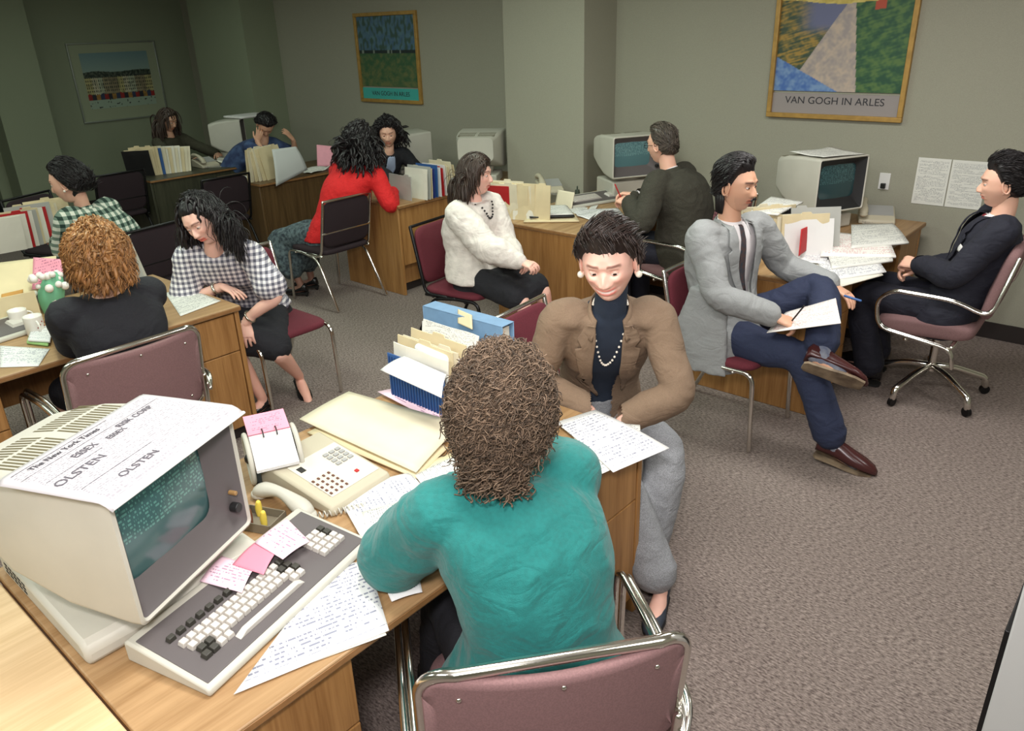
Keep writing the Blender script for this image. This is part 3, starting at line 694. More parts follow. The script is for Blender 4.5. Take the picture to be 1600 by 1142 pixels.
def strands(m, H, T, hl, n, length, comb, ymax=2, rad=.0016, step=.012, grav=.35, wave=0, wfreq=40, lift=0, sides=3, cvar=.35, lo=-1, keep=.5, lenvar=.3, avoid=None, out=.0, body=None):
    """comb(d): initial direction in head-local coordinates"""
    G = V((H.R.dot(V((0, 0, -1))), H.F.dot(V((0, 0, -1))), H.U.dot(V((0, 0, -1)))))
    for _ in range(n):
        d, r = rnd_dir(hl, T, H, lo)
        if d.y > ymax: continue
        p = d*(r-.002-random.random()*.004); v = V(comb(d)); v = (v-d*v.dot(d))+d*lift
        v = v.normalized() if v.length > 1e-4 else d.orthogonal()
        ln = length(d) if callable(length) else length; ln *= 1-lenvar*random.random(); k = max(3, int(ln/step)); pts = [p.copy()]; sd = U(0, 100); ph = U(0, 6.3)
        amp = wave*U(.6, 1.3); cx = d.orthogonal().normalized()
        for i in range(k):
            v = (v*keep*2+G*grav+V((noise.noise(p*14+V((sd*.02, 0, 0))), noise.noise(p*14+V((9, sd*.02, 0))), 0))*.25).normalized(); p = p+v*step
            dd = p.normalized(); rr, s = hair_dist(H, dd, T, hl, 0)
            base = 1/sqrt((dd.x/.080)**2+(dd.y/.100)**2+(dd.z/.118)**2)
            lim = (rr if s > .5 else base+.003)+random.random()*.002+out
            if dd.z > -.75 and p.length < lim:
                p = dd*lim
                if s <= .5 and dd.y > .1 and avoid: break
            if p.y > .035 and p.z < .045 and abs(p.x) < .070:
                sg = 1 if p.x > 0 else -1; p = V((sg*max(abs(p.x), lerp(abs(p.x), .078, .6)), p.y*.93, p.z))
            q = p+(dd*cos(ph+i*step*wfreq)+v.cross(dd)*sin(ph+i*step*wfreq))*amp*min(1, i/3)
            pts.append(q)
        if len(pts) < 3: continue
        c = 1+U(-cvar, cvar); W_ = [H.w(x) for x in pts]; kk = len(W_)
        if body is not None:
            ok = True
            for q in W_:
                if body(q): ok = False; break
            if not ok: W_ = [q for q in W_ if not body(q)]; kk = len(W_)
            if kk < 3: continue
        m.tube(W_, [rad*(.55+.6*sin(pi*min(1, (i+.6)/kk)))*(1 if i < kk-1 else .35) for i in range(kk)], n=sides, ends=False, col=(c, c*U(.94, 1.0), c*U(.9, 1.0)))
def curls(m, H, T, hl, n, R0=.008, rad=.0016, ln=.045, lo=-1, cvar=.4, down=.6):
    for _ in range(n):
        d, r = rnd_dir(hl, T, H, lo); p = d*(r-.006+U(-.004, .006)); ax = (V((U(-1, 1), U(-1, 1), U(-1, .6)))-d*.2+V((0, 0, -down)))
        ax = (ax-d*ax.dot(d)*.75).normalized(); a = ax.orthogonal().normalized(); b = ax.cross(a); R1 = R0*U(.6, 1.3); turns = U(1.2, 2.6); k = int(turns*8); l2 = ln*U(.6, 1.3); ph = U(0, 6.3); c = 1+U(-cvar, cvar)
        pts = [H.w(p+ax*(l2*(i/k-.3))+(a*cos(ph+2*pi*turns*i/k)+b*sin(ph+2*pi*turns*i/k))*R1*(1-.3*i/k)) for i in range(k+1)]
        m.tube(pts, rad*U(.7, 1.3)*H.k, n=3, ends=False, col=(c, c, c))
class Person:
    """joints in world coordinates"""
    def __init__(s, label, pelvis, neck, head, face, hands, feet, **o):
        g_ = o.get; s.o = o; s.k = g_('k', 1.0); k = s.k; s.P = V(pelvis); s.N = V(neck); s.male = g_('male', 0)
        s.root = empty('person', (s.P.x, s.P.y, 0), 0, label, 'person'); s.off = V((s.P.x, s.P.y, 0))
        s.hp = V(g_('hip_axis')).normalized(); s.sh = V(g_('sho_axis', g_('hip_axis'))).normalized()     # towards the person's right
        s.H = Head(head, face, g_('up', (0, 0, 1)), g_('hk', 1.0)*k); s.H.kx = g_('kx', 1.0)
        fh = V((s.H.F.x, s.H.F.y, 0)).normalized(); an = s.H.C-V((0, 0, .170*k))-fh*(.028*k)-s.H.U*.0; am = g_('autoneck', .75); s.N = s.N.lerp(an, am)
        sp = (s.N-s.P).normalized(); s.sp = sp; s.bf = (V((0, 0, 1)).cross(s.sh)); s.bf = (s.bf-sp*s.bf.dot(sp)).normalized()   # chest forward
        s.pf = V((0, 0, 1)).cross(s.hp).normalized()
        sw = (.185 if s.male else .160)*k*g_('wide', 1); up = g_('shrug', 0)
        s.S = [s.N-sp*(.052*k-up)+s.sh*sw, s.N-sp*(.052*k-up)-s.sh*sw]
        hw = .088*k; s.Hj = [s.P+s.hp*hw, s.P-s.hp*hw]
        la, lf = (.295, .255) if s.male else (.275, .235); lt, ls = (.44, .42) if s.male else (.425, .40)
        la, lf, lt, ls = la*k, lf*k, lt*k, ls*k
        s.E = []; s.W = []; s.K = []; s.A = []; s.hd = hands; s.ft = feet
        for i in (0, 1):
            e, w = ik(s.S[i], hands[i][0], la, lf, hands[i][1]); s.E.append(e); s.W.append(w)
            kn, a = ik(s.Hj[i], feet[i][0], lt, ls, feet[i][1]); s.K.append(kn); s.A.append(a)
    def spine(s, t):
        bow = s.o.get('slump', .03); c = s.P.lerp(s.N, t)-s.bf*(bow*sin(pi*max(0, min(1, t)))); ax = s.hp.lerp(s.sh, smooth(0, .7, t)).normalized(); f = s.pf.lerp(s.bf, smooth(0, .7, t)); f = (f-ax*f.dot(ax)).normalized(); return c, ax, f
    def torso(s, m, infl=0.0, t0=-.2, t1=1.0, belly=0, hip=0, bust=None, fat=1.0, n=28):
        k = s.k; R = []; bu = (.02 if not s.male else 0) if bust is None else bust
        prof = [(-.40, .15, .11), (-.2, .165, .12), (0, .175, .125), (.15, .162, .118), (.3, .148, .108), (.45, .150, .110), (.6, .160, .116), (.75, .170, .115), (.86, .168, .100), (.93, .135, .078), (.98, .085, .062), (1.03, .058, .058)] if s.male else \
               [(-.40, .15, .11), (-.2, .170, .12), (0, .175, .125), (.15, .155, .112), (.3, .130, .098), (.45, .132, .100), (.6, .145, .108), (.75, .152, .105), (.86, .150, .090), (.93, .118, .070), (.98, .072, .055), (1.03, .050, .052)]
        ts = [p[0] for p in prof]; hw = [p[1] for p in prof]; hd = [p[2] for p in prof]
        cnt = 22
        for j in range(cnt+1):
            t = lerp(t0, t1, j/cnt); c, ax, f = s.spine(t); a_, b_ = interp(ts, hw, t)*k*fat+infl, interp(ts, hd, t)*k*(fat**1.3)+infl; ring = []
            if t < .2: a_ += hip*(1-smooth(-.1, .25, t))
            for i in range(n):
                an = 2*pi*i/n; cx, cy = sin(an), cos(an); e = .85
                px_, py_ = abs(cx)**e*(1 if cx > 0 else -1)*a_, abs(cy)**e*(1 if cy > 0 else -1)*b_
                if cy > 0:
                    py_ += bu*g(t-.66, .13)*(g(abs(cx)-.5, .35))*cy*1.3
                    py_ += belly*g(t-.22, .22)*cy
                ring.append(c+ax*px_+f*py_)
            R.append(ring)
        m.rings(R); return m
    def arm(s, m, i, r=(.052, .042, .038, .030, .024), infl=0, upto=1.0, wadd=0):
        k = s.k; S_, E_, W_ = s.S[i], s.E[i], s.W[i]; rr = [x*k+infl for x in r]
        inn = S_.lerp(s.N-s.sp*.09, .45)
        pts = [inn, S_, S_.lerp(E_, .5), E_, E_.lerp(W_, .5), W_]; ra = [rr[0]*.95, rr[0], rr[1], rr[2], rr[3]*1.05+.003, rr[4]+wadd]
        if upto < 1:   # short sleeve
            E2 = S_.lerp(E_, upto); pts = [inn, S_, S_.lerp(E2, .5), E2]; ra = [rr[0], rr[0], rr[0]*1.05, rr[0]*1.08+wadd]
        m.tube(pts, ra, n=16, res=5); return m
    def leg(s, m, i, r=(.082, .070, .053, .050, .034), infl=0, upto=1.0, wadd=0):
        k = s.k; Hh, K_, A_ = s.Hj[i], s.K[i], s.A[i]; rr = [x*k+infl for x in r]
        bk = (K_-Hh).cross(A_-K_).cross(A_-K_); bk = bk.normalized() if bk.length > 1e-6 else V((0, 0, 0))
        calf = K_.lerp(A_, .33)
        dirh = (K_-Hh).normalized()
        pts = [Hh-dirh*.05, Hh+dirh*.06, Hh.lerp(K_, .55), K_, calf, A_]; ra = [rr[0], rr[0], rr[1], rr[2], rr[3], rr[4]+wadd]
        if upto < 1:
            if upto <= .5: pts = pts[:3]+[Hh.lerp(K_, upto*2)]; ra = ra[:3]+[lerp(ra[1], ra[3], upto*2)+wadd]
            else: e = K_.lerp(A_, (upto-.5)*2); pts = pts[:4]+[e]; ra = ra[:4]+[rr[3]+wadd]
        m.tube(pts, ra, n=18, res=5); return m
    def body(s, mat_, **hk):
        m = M(); s.torso(m, -.014, n=20); k = s.k
        far = s.o.get('far', 0)
        for i in (0, 1): s.arm(m, i, r=(.046, .037, .033, .030, .0215) if not s.male else (.052, .043, .037, .034, .026)); s.leg(m, i, r=(.078, .064, .048, .049, .030) if not s.male else (.078, .068, .053, .050, .036), infl=-.002)
        nb = s.H.w((0, -.028, -.075)); fs = []
        nr_ = .056 if s.male else .049; m.tube([s.N-s.sp*.05, s.N+s.sp*.01, nb, s.H.w((0, -.012, .02))], [.062*k, nr_*k, nr_*.96*k, .05*k], n=16, res=4)
        for i in (0, 1):   # feet
            A_ = s.A[i]; fd = V(s.ft[i][2]).normalized(); upv = V(s.ft[i][3]) if len(s.ft[i]) > 3 else V((0, 0, 1))
            m.tube([A_-fd*.03-upv*.03, A_+fd*.04-upv*.045, A_+fd*.12-upv*.065, A_+fd*.165-upv*.072], [.026*k, .032*k, .030*k, .016*k], n=12, res=3)
        b = remesh(m, .011 if far else .008, 5)
        b.c = [tuple(s.o.get('legtone', (1, 1, 1)))]*len(b.v) if s.o.get('legtone') else b.c
        if s.o.get('legtone'):
            lt = V(s.o['legtone']); b.c = [tuple(lt) if (p.z < s.P.z+.10 and min((p-W).length for W in s.W) > .30) else (1, 1, 1) for p in b.v]
        hm = M()
        for i in (0, 1):
            h = s.hd[i]; d, nr = V(h[2]), V(h[3]); W = s.W[i]; hh = M(); side = 1 if i == 0 else -1
            # right hand (i=0): thumb lies to the left of the fingers seen from the back
            hand(hh, W+d.normalized()*.012, d, nr, -side if True else side, **(h[4] if len(h) > 4 else {}), s=(1.05 if s.male else .92)*k)
            hh.tube([s.E[i].lerp(W, .75), W+d.normalized()*.02], [.026*k if not s.male else .03*k, .0225*k if not s.male else .027*k], n=14)
            hr = remesh(hh, .005 if far else .0032, 3); b.add(hr.v, hr.f)
        hd_ = head_mesh(s.H, male=s.male, hi=not far, **hk); nb = len(b.v)
        b.add(hd_.v, hd_.f); b.c = b.c[:nb]+hd_.c
        s.bodyobj = b.build('body', mat_, s.root, smooth_=True, off=s.off, colors=True); eyes(s.H, s.root, s.off, s.o.get('gaze', (0, 1, -.12))); return s
    def top(s, name, mat_, infl=.016, t0=-.28, sleeve=1.0, cuff=.008, voxel=.010, wr=.006, wscale=9, arms=(.056, .050, .044, .038, .028), pads=0, extra=None, fat=1.0, bust=None, belly=0, hip=0, seed=1, iters=5, t1=.985, vcut=None):
        m = M(); s.torso(m, infl, t0, t1, fat=fat, bust=bust, belly=belly, hip=hip)
        for i in (0, 1):
            s.arm(m, i, arms, infl*.55, sleeve, cuff)
            if pads: m.ball(s.S[i]+s.sp*(.028)+s.sh*((1, -1)[i]*-.03), (.075, .075, .040), q=Matrix((s.sh, s.bf, s.sp)).transposed())
        if extra: extra(m)
        r = remesh(m, voxel, iters, wr=wr, wscale=wscale, seed=seed)
        # open the wrists: keep the cuff closed surface, hand passes through
        s.bvh = BVHTree.FromPolygons([tuple(v) for v in r.v], r.f)
        if vcut: s.cut(r, vcut)
        s.topm = r; o = r.build(name, mat_, s.root, smooth_=True, off=s.off); return o
    def loc(s, q):
        d = q-s.P; ax = s.N-s.P; L_ = ax.length; t = d.dot(ax)/L_/L_; c, a_, f = s.spine(t); return (q-c).dot(-s.sh), (1-t)*L_, (q-c).dot(f)
    def cut(s, r, vc):
        ys = [a for a, b in vc]; ws = [b for a, b in vc]; bad = []
        for q in r.v:
            x, y, z = s.loc(q); bad.append(z > 0 and ys[0] < y < ys[-1] and abs(x) < interp(ys, ws, y))
        r.f = [f for f in r.f if not all(bad[i] for i in f)]; r.mi = [0]*len(r.f)
    def inner(s, name, mat_, infl=.010, t0=.1, neck=0, wr=.003, voxel=.010):
        m = M(); s.torso(m, infl, t0, .99)
        if neck: m.tube([s.N-s.sp*.06, s.N+s.sp*.01, s.H.w((0, -.026, -.088))], [.066*s.k, .058*s.k, .054*s.k], n=18, res=4)
        r = remesh(m, voxel, 4, wr=wr, seed=2); s.bvh2 = BVHTree.FromPolygons([tuple(v) for v in r.v], r.f); return r.build(name, mat_, s.root, smooth_=True, off=s.off)
    def jcollar(s, mat_, r=.070, h=.040, yy=.02):
        # coat collar: band round the back of the neck running down into the lapels
        m = M(); R = []; axd = (s.H.w((0, -.02, -.06))-s.N).normalized(); n_ = 26
        def f(u, v):
            an = lerp(-.30*pi, 1.30*pi, u)+pi; dr = s.sh*cos(an)+s.bf*sin(an); fr = max(0, sin(an)); rr = lerp(r, r+.026, v)+.012*fr; hh = lerp(h*.55, -.028, v)-.03*fr-.02*abs(cos(an))*v
            return s.N+axd*hh+dr*(rr*s.k)
        m.grid(f, n_, 4); return m.build('collar', mat_, s.root, smooth_=True, off=s.off, solid=.006)
    def bottom(s, name, mat_, infl=.012, upto=1.0, wr=.005, skirt=0, voxel=.010, hem=.012, r=(.086, .078, .062, .058, .052), t1=.22, extra=None, seed=3):
        m = M(); s.torso(m, infl, -.22, t1)
        for i in (0, 1): s.leg(m, i, r, infl*.5, upto if not isinstance(upto, tuple) else upto[i], hem)
        if skirt:
            for f in (.15, .4, .65, .9):
                if f > upto*2: break
                a, b = s.Hj[0].lerp(s.K[0], f), s.Hj[1].lerp(s.K[1], f); rad = .078*s.k+infl*.5
                m.tube([a, b], rad, n=14)
            if skirt > 1:
                for f in (.2, .5, .8):
                    if .5+f/2 > upto: break
                    a, b = s.K[0].lerp(s.A[0], f), s.K[1].lerp(s.A[1], f); m.tube([a, a.lerp(b, .5), b], .105+.03*f, n=12)
        if extra: extra(m)
        rr = remesh(m, voxel, 5, wr=wr, seed=seed); s.botm = rr
        return rr.build(name, mat_, s.root, smooth_=True, off=s.off)
    def patch(s, name, mat_, left, right, off=.006, n=(8, 14), solid=.003, parent=None, bvh=None, O=None):
        """cloth strip between two 2-D curves (x to the person's left, y down the chest) laid on the top"""
        bvh = bvh or s.bvh; m = M(); nu, nv = n
        def cur(c, t):
            x = t*(len(c)-1); i = min(int(x), len(c)-2); return V(c[i]).lerp(V(c[i+1]), x-i)
        last = [None]
        def f(u, v):
            p = cur(left, v).lerp(cur(right, v), u); t = 1-p.y/(s.N-s.P).length; c, ax, fr = s.spine(t); o_ = c-s.sh*p.x+fr*.5
            h = bvh.ray_cast(o_, -fr, 1.0)
            if h[0] is None or (h[0]-c).dot(fr) > .22 or (h[0]-c).dot(fr) < -.01:
                nn = bvh.find_nearest(c-s.sh*p.x+fr*.09); q = nn[0]+nn[1]*off
            else: q = h[0]+fr*off
            last[0] = q; return q
        m.grid(f, nu, nv); return m.build(name, mat_, parent or s.root, smooth_=True, off=s.off, solid=solid)
    def collar(s, name, mat_, r=.058, h=.03, thick=.006, tilt=.0, drop=0):
        m = M(); R = []; axd = (s.H.w((0, -.02, -.06))-s.N).normalized()
        for rr, hh in ((r+.006, -.025), (r, 0), (r-.002, h), (r-.002-thick, h-.001), (r-thick, 0)):
            ring = []
            for a in range(28):
                an = 2*pi*a/28; dr = s.sh*cos(an)+s.bf*sin(an); ring.append(s.N+axd*(hh-(.018+drop)*(.5+.5*sin(an)))+dr*(rr*s.k))
            R.append(ring)
        m.rings(R, caps=False); return m.build(name, mat_, s.root, smooth_=True, off=s.off)
    def cuffs(s, mat_, r=.033, idx=(0, 1), ln=.02):
        for i in idx:
            d = (s.W[i]-s.E[i]).normalized(); p = s.W[i]; m = M().tube([p-d*.03, p+d*ln*.5, p+d*ln*.7], [r*s.k, r*s.k, r*.9*s.k], n=18); m.build('shirt_cuff', mat_, s.root, smooth_=True, off=s.off)
    def shoes(s, mat_, kind='pump', idx=(0, 1)):
        for i in idx:
            A_ = s.A[i]; fd = V(s.ft[i][2]).normalized(); up = V(s.ft[i][3]) if len(s.ft[i]) > 3 else V((0, 0, 1)); up = (up-fd*up.dot(fd)).normalized(); sd = fd.cross(up); k = s.k*(1.1 if s.male else .95); m = M(); R = []
            drop = .078 if kind == 'pump' else .085
            if kind == 'pump': prof = [(-.058, .018, .030, 0), (-.045, .028, .046, 0), (-.01, .030, .040, 0), (.04, .034, .026, 0), (.09, .042, .022, 0), (.14, .038, .020, 0), (.175, .022, .014, 0), (.188, .006, .008, 0)]
            else: prof = [(-.062, .020, .046, 0), (-.048, .034, .060, 0), (0, .036, .058, 0), (.04, .038, .052, 0), (.09, .045, .042, 0), (.14, .044, .034, 0), (.185, .030, .024, 0), (.203, .010, .014, 0)]
            for x, w, h, _ in prof:
                c = A_+fd*(x*k)-up*(drop*k)
                R.append([c+sd*(w*k*cos(2*pi*a/18))+up*(h*k*(1+sin(2*pi*a/18) if sin(2*pi*a/18) > -.3 else .7)) for a in range(18)])
            m.rings(R)
            o = m.build('shoe', mat_, s.root, smooth_=True, off=s.off)
            sl = M(); R = [[A_+fd*(x*k)-up*(drop*k+z)+sd*(w*k*1.02*cc) for cc, z in ((-1, .002), (1, .002), (1, -.010), (-1, -.010))] for x, w, h, _ in prof[:-1]]; sl.rings(R)
            if kind == 'pump': sl.tube([A_-fd*.045*k-up*(drop*k), A_-fd*.045*k-up*(drop*k+.018)], [.016*k, .012*k], n=10)
            sl.build('sole', s.o.get('solem', rubber), o, smooth_=False, off=None if False else s.off)
    def part(s, name, m, mat_, colors=False, smooth_=True, solid=0, parent=None): return m.build(name, mat_, parent or s.root, smooth_=smooth_, off=s.off, colors=colors, solid=solid)
# ---------------------------------------------------------------- clothing materials
teal_c = mat('teal_wool', (18, 112, 108), .85, var=.10, scale=90, bump=.5, bscale=420, sheen=.15, folds=.22); brown_c = mat('brown_tweed', (130, 108, 88), .9, var=.14, scale=420, bump=.4, bscale=700, folds=.22)
navy_k = mat('navy_knit', (34, 44, 60), .9, bump=.4, bscale=300); greytw = mat('grey_tweed', (150, 152, 156), .9, var=.34, scale=330, bump=.4, bscale=600, folds=.22); greyj = mat('grey_jacket_wool', (150, 152, 152), .9, var=.12, scale=380, bump=.3, bscale=600, folds=.22)
darktw = mat('dark_green_tweed', (60, 58, 48), .92, var=.4, scale=300, bump=.4, bscale=500, folds=.22); navys = mat('navy_suit_cloth', (30, 31, 44), .85, var=.15, scale=200, folds=.22); navyt = mat('navy_trouser', (38, 46, 72), .85, var=.12, scale=200, folds=.22)
blackw = mat('black_wool', (30, 30, 36), .88, var=.15, scale=200, bump=.3, bscale=300, folds=.22); redk = mat('red_sweater_knit', (216, 34, 36), .85, var=.08, scale=100, bump=.3, bscale=400, folds=.22); whitek = mat('white_sweater_knit', (232, 224, 216), .9, var=.10, scale=28, bump=.8, bscale=160, folds=.22)
shirtw = mat('pale_shirt', (236, 230, 232), .8); gingham = plaid('grey_gingham', (170, 166, 176), (92, 92, 106), (240, 236, 236), 36, (0, 2), .5, rot=2.243); plaidg = plaid('green_white_plaid', (120, 140, 126), (34, 58, 50), (220, 222, 208), 21, (1, 2), .5)
skirtg = mat('grey_green_print_skirt', (96, 112, 116), .9, rgb2=(44, 54, 62), scale=40, detail=5); blueshirt = mat('blue_denim_shirt', (70, 92, 130), .9, rgb2=(42, 56, 92), scale=12); olivek = mat('olive_dark_sweater', (62, 60, 46), .9, var=.2, scale=80)
stock = (.98, .92, .88); tights = (.34, .30, .30); shoeb = mat('black_leather', (24, 23, 25), .25); shoeo = mat('oxblood_leather', (66, 32, 32), .25); solet = mat('worn_sole', (146, 128, 104), .7, rgb2=(96, 80, 64), scale=14); greyn = mat('navy_suede', (44, 50, 62), .6)
gold = mat('gold', (226, 180, 96), .25, 1); pearl = mat('pearl', (244, 234, 218), .25, coat=.3); silver = mat('silver', (200, 196, 186), .25, 1); sockm = mat('argyle_sock_grey', (132, 134, 142), .9, rgb2=(92, 98, 120), scale=24)
dX, dY, Zu = V((1, 0, 0)), V((0, 1, 0)), V((0, 0, 1))
def D(x, y, z=0): return V((x, y, z)).normalized()
def necklace(p, name, m_, r, drop, br, n=34, parts=1):
    m = M(); ax = (p.H.w((0, -.02, -.06))-p.N).normalized()
    for i in range(n):
        a = 2*pi*i/n; f = max(0, sin(a)); c, axx, fr = p.spine(1-drop*f**1.5/(p.N-p.P).length)
        o_ = c+p.sh*(cos(a)*r*(1-.25*f*(drop > .08)))
        if f > .05:
            h = p.bvh.ray_cast(o_+fr*.5, -fr, 1.0); q = h[0]+fr*br*.8 if h[0] else o_+fr*(r*f)
        else: q = p.N+p.sh*(cos(a)*r)+p.bf*(r*sin(a))+p.sp*.02
        m.ball(q, br, 8, 6)
    return p.part(name, m, m_)
def lapels(p, m_, xo=.075, yb=.30, x0=.030, xb=.012, notch=.11, sgn=(1, -1), off=.012):
    for s_ in sgn:
        p.patch('lapel', m_, [(s_*x0, -.005), (s_*(x0+.008), .08), (s_*(x0*.8), .18), (s_*xb, yb)], [(s_*(x0+.035), .0), (s_*xo, .09), (s_*(xo*.92), .115), (s_*(xo*.72), .2), (s_*(xb+.006), yb+.01)], off=off, solid=.006)
# ---- the teal-jacketed woman in the foreground
c = at(655, 1080, .86).lerp(at(1085, 1010, .86), .5); fdir = D(-.78, .62); org = c+fdir*.27
rzT = atan2(-fdir.x, fdir.y)
arm_chair((org.x, org.y), rzT, 'chrome armchair with mauve fabric back in the foreground, under the woman in teal jacket', mauve)
fv = D(-.72, .70)
p = Person('woman with curly grey-brown hair in teal jacket, seen from behind leaning over the foreground desk', (-.90, 1.08, .55), (-1.06, 1.20, 1.045), atd(785, 640, 1.74), D(-.45, .85, -.42),
    [(( -1.42, 1.58, .80), D(.7, .1, -.9), D(-.9, .3, -.1), (.1, -.1, 1)), (at(716, 768, .90), D(-.35, -.8, -.6), D(-.1, .7, .75), (-.5, -.4, .3), dict(curl=.8))],
    [((-1.35, 1.45, .10), D(-.2, .3, 1), D(-.8, .6)), ((-1.42, 1.22, .10), D(-.2, .1, 1), D(-.9, .3))], hip_axis=D(.62, .78), sho_axis=D(.40, .90), slump=.05, shrug=.01, wide=1.02, up=(0, 0, 1), legtone=tights)
p.body(skin_p, blush=.2)
p.top('jacket', teal_c, infl=.024, t0=-.20, wr=.010, wscale=5.5, arms=(.066, .074, .076, .062, .034), pads=1, fat=1.16, voxel=.009, hip=.035, seed=4)
p.bottom('trousers', blackw, .012, .97)
p.collar('jacket_collar', teal_c, .064, .028, .007)
T = lambda az, z: lerp(.024, .038, smooth(30, 110, az))
m = hair_cap(p.H, T, 'nape', 3, .016, .22)
curls(m, p.H, T, 'nape', 7500, .0078, .0010, .062, cvar=.65, down=1.2)
curls(m, p.H, T, 'nape', 700, .0060, .0016, .045, cvar=.5, down=1.2)
T2 = lambda az, z: T(az, z)+.006
curls(m, p.H, T2, 'nape', 1100, .0115, .0011, .055, cvar=.7, down=.5)
Tn = lambda az, z: .03
for _ in range(330):   # nape curls hanging onto the collar
    a = U(-1.15, 1.15); q = V((sin(a)*.085*U(.7, 1.1), -cos(a)*.105*U(.75, 1.1), U(-.15, -.085))); ax = V((U(-.5, .5), U(-.5, .3), -1)).normalized(); e1 = ax.orthogonal().normalized(); e2 = ax.cross(e1); R1 = U(.005, .010); ln = U(.03, .055); tr = U(1.2, 2.4); k = int(tr*8); ph = U(0, 6); cc = U(.5, 1.5)
    m.tube([p.H.w(q+ax*(ln*i/k)+(e1*cos(ph+2*pi*tr*i/k)+e2*sin(ph+2*pi*tr*i/k))*R1) for i in range(k+1)], U(.0013, .0022), n=3, ends=False, col=(cc, cc, cc))
p.part('hair', m, H_curl, True); p.shoes(shoeb)
# ---- smiling woman
side_chair((-1.86, 2.46), -pi/2+.08, 'burgundy side chair with chrome frame under the smiling woman in brown blazer', burg)
p = Person('smiling woman with short dark hair, brown blazer, navy turtleneck and pearl beads', (-1.66, 2.38, .53), (-1.47, 2.20, 1.07), atd(951, 412, 2.66), D(.40, -.90, -.20),
    [((-1.47, 2.08, .70), D(-.9, -.3, -.5), D(.5, -.3, -.8), (-.5, .2, .8), dict(curl=.6)), ((-1.36, 2.10, .68), D(.9, .2, -.4), D(-.2, -.7, -.7), (.3, -.3, .9), dict(curl=.6))],
    [((-1.115, 2.03, .105), D(.8, -.7, .5), D(.30, -.95)), ((-1.27, 2.16, .105), D(.8, -.3, .4), D(.8, -.5))], hip_axis=D(-.35, -.95), sho_axis=D(-.80, -.60), slump=.04, wide=1.06, up=(-.12, .10, 1), hk=1.05, kx=1.07, gaze=(-.25, 1, -.25))
p.body(skin_p, smile=1, blush=.45, lips=(.92, .42, .42))
p.top('blazer', brown_c, infl=.026, t0=-.22, wr=.005, wscale=7, arms=(.056, .050, .047, .042, .031), pads=1, voxel=.008, hip=.01, seed=9, vcut=[(-.06, .075), (.03, .060), (.2, .062), (.38, .045), (.50, .05), (.62, .10)])
p.inner('turtleneck', navy_k, .012, .05, neck=1)
for s_ in (1, -1):
    p.patch('lapel', brown_c, [(s_*.052, .0), (s_*.046, .06), (s_*.050, .16), (s_*.048, .30), (s_*.040, .40)], [(s_*.078, .0), (s_*.112, .07), (s_*.092, .098), (s_*.118, .115), (s_*.092, .24), (s_*.046, .41)], off=.010, solid=.006, n=(10, 24))
p.jcollar(brown_c, .066, .05)
p.bvh = p.bvh2
necklace(p, 'bead_necklace', pearl, .060, .21, .0046, 46)
p.bottom('trousers', greytw, .016, (.92, .92), r=(.088, .084, .070, .066, .060))
T = lambda az, z: lerp(.034, .014, smooth(40, 100, az))*smooth(-.08, .06, z)+.010+.010*smooth(.05, .1, z)
m = hair_cap(p.H, T, 'short', 5, .004, .7)
strands(m, p.H, T, 'short', 1500, .085, lambda d: (-.55-d.x*.5, -.9+d.y*.4, .25), rad=.0016, grav=.10, cvar=.55, keep=.8, out=.001)
strands(m, p.H, T, 'short', 350, .06, lambda d: (-.8, .7, -.3), rad=.0016, grav=.25, cvar=.5, keep=.7, lo=.45, out=.002)
p.part('hair', m, H_dark, True)
for s_ in (-1, 1): p.part('earring', M().ball(p.H.w((s_*.089, .004, -.036)), .012, 14, 10), pearl)
p.shoes(greyn)
# ---- woman in gingham blouse
side_chair((-3.86, 2.26), -pi/2, 'burgundy side chair with chrome legs under the woman in gingham blouse', burg)
p = Person('woman with long dark hair in grey gingham blouse, leaning on the left desk', (-4.03, 2.27, .53), (-3.86, 2.04, 1.005), atd(316, 345, 4.30), D(.42, -.88, -.38),
    [(at(345, 447, .775), D(-.7, -.5, -.2), D(.6, .15, -.12), (0, .15, 1), dict(curl=.25)), (at(384, 500, .60), D(.8, .4, .1), D(.25, -.25, -1), (.6, -.5, .2), dict(curl=.35))],
    [(at(410, 622, .09), D(.3, -.6, .8), D(.1, -1)), (at(468, 588, .11), D(.5, -.6, .7), D(.86, -.3, -.35))], hip_axis=D(-.75, -.62), sho_axis=D(-.70, -.70), slump=.05, up=(-.22, -.20, 1), legtone=stock, gaze=(-.1, 1, -.5))
p.body(skin_p, lips=(.95, .28, .24), blush=.35)
p.top('blouse', gingham, infl=.022, t0=-.02, sleeve=.78, cuff=.014, arms=(.058, .058, .05, .04, .03), wr=.006, voxel=.010, fat=1.06)
p.collar('blouse_collar', gingham, .060, .014, .005); p.bottom('skirt', blackw, .014, .47, skirt=1)
T = lambda az, z: lerp(.022, .030, smooth(30, 90, az))
bodyf = lambda q, P_=p: (q-P_.N).dot(P_.bf) < .02 and False
m = hair_cap(p.H, T, 'long', 2, .008, .7)
strands(m, p.H, T, 'long', 420, .24, lambda d: (d.x*1.2+(-.6 if d.x < .2 else .6), -.6, .2), ymax=.25, rad=.0075, grav=.5, sides=6, wave=.006, wfreq=45, cvar=.25, keep=.6)
strands(m, p.H, T, 'long', 1100, .28, lambda d: (d.x*1.2+(-.6 if d.x < .2 else .6), -.6, .2), ymax=.12, rad=.0015, grav=.35, wave=.007, wfreq=45, cvar=.6, keep=.6, out=.008)
p.part('hair', m, H_black, True); p.shoes(shoeb)
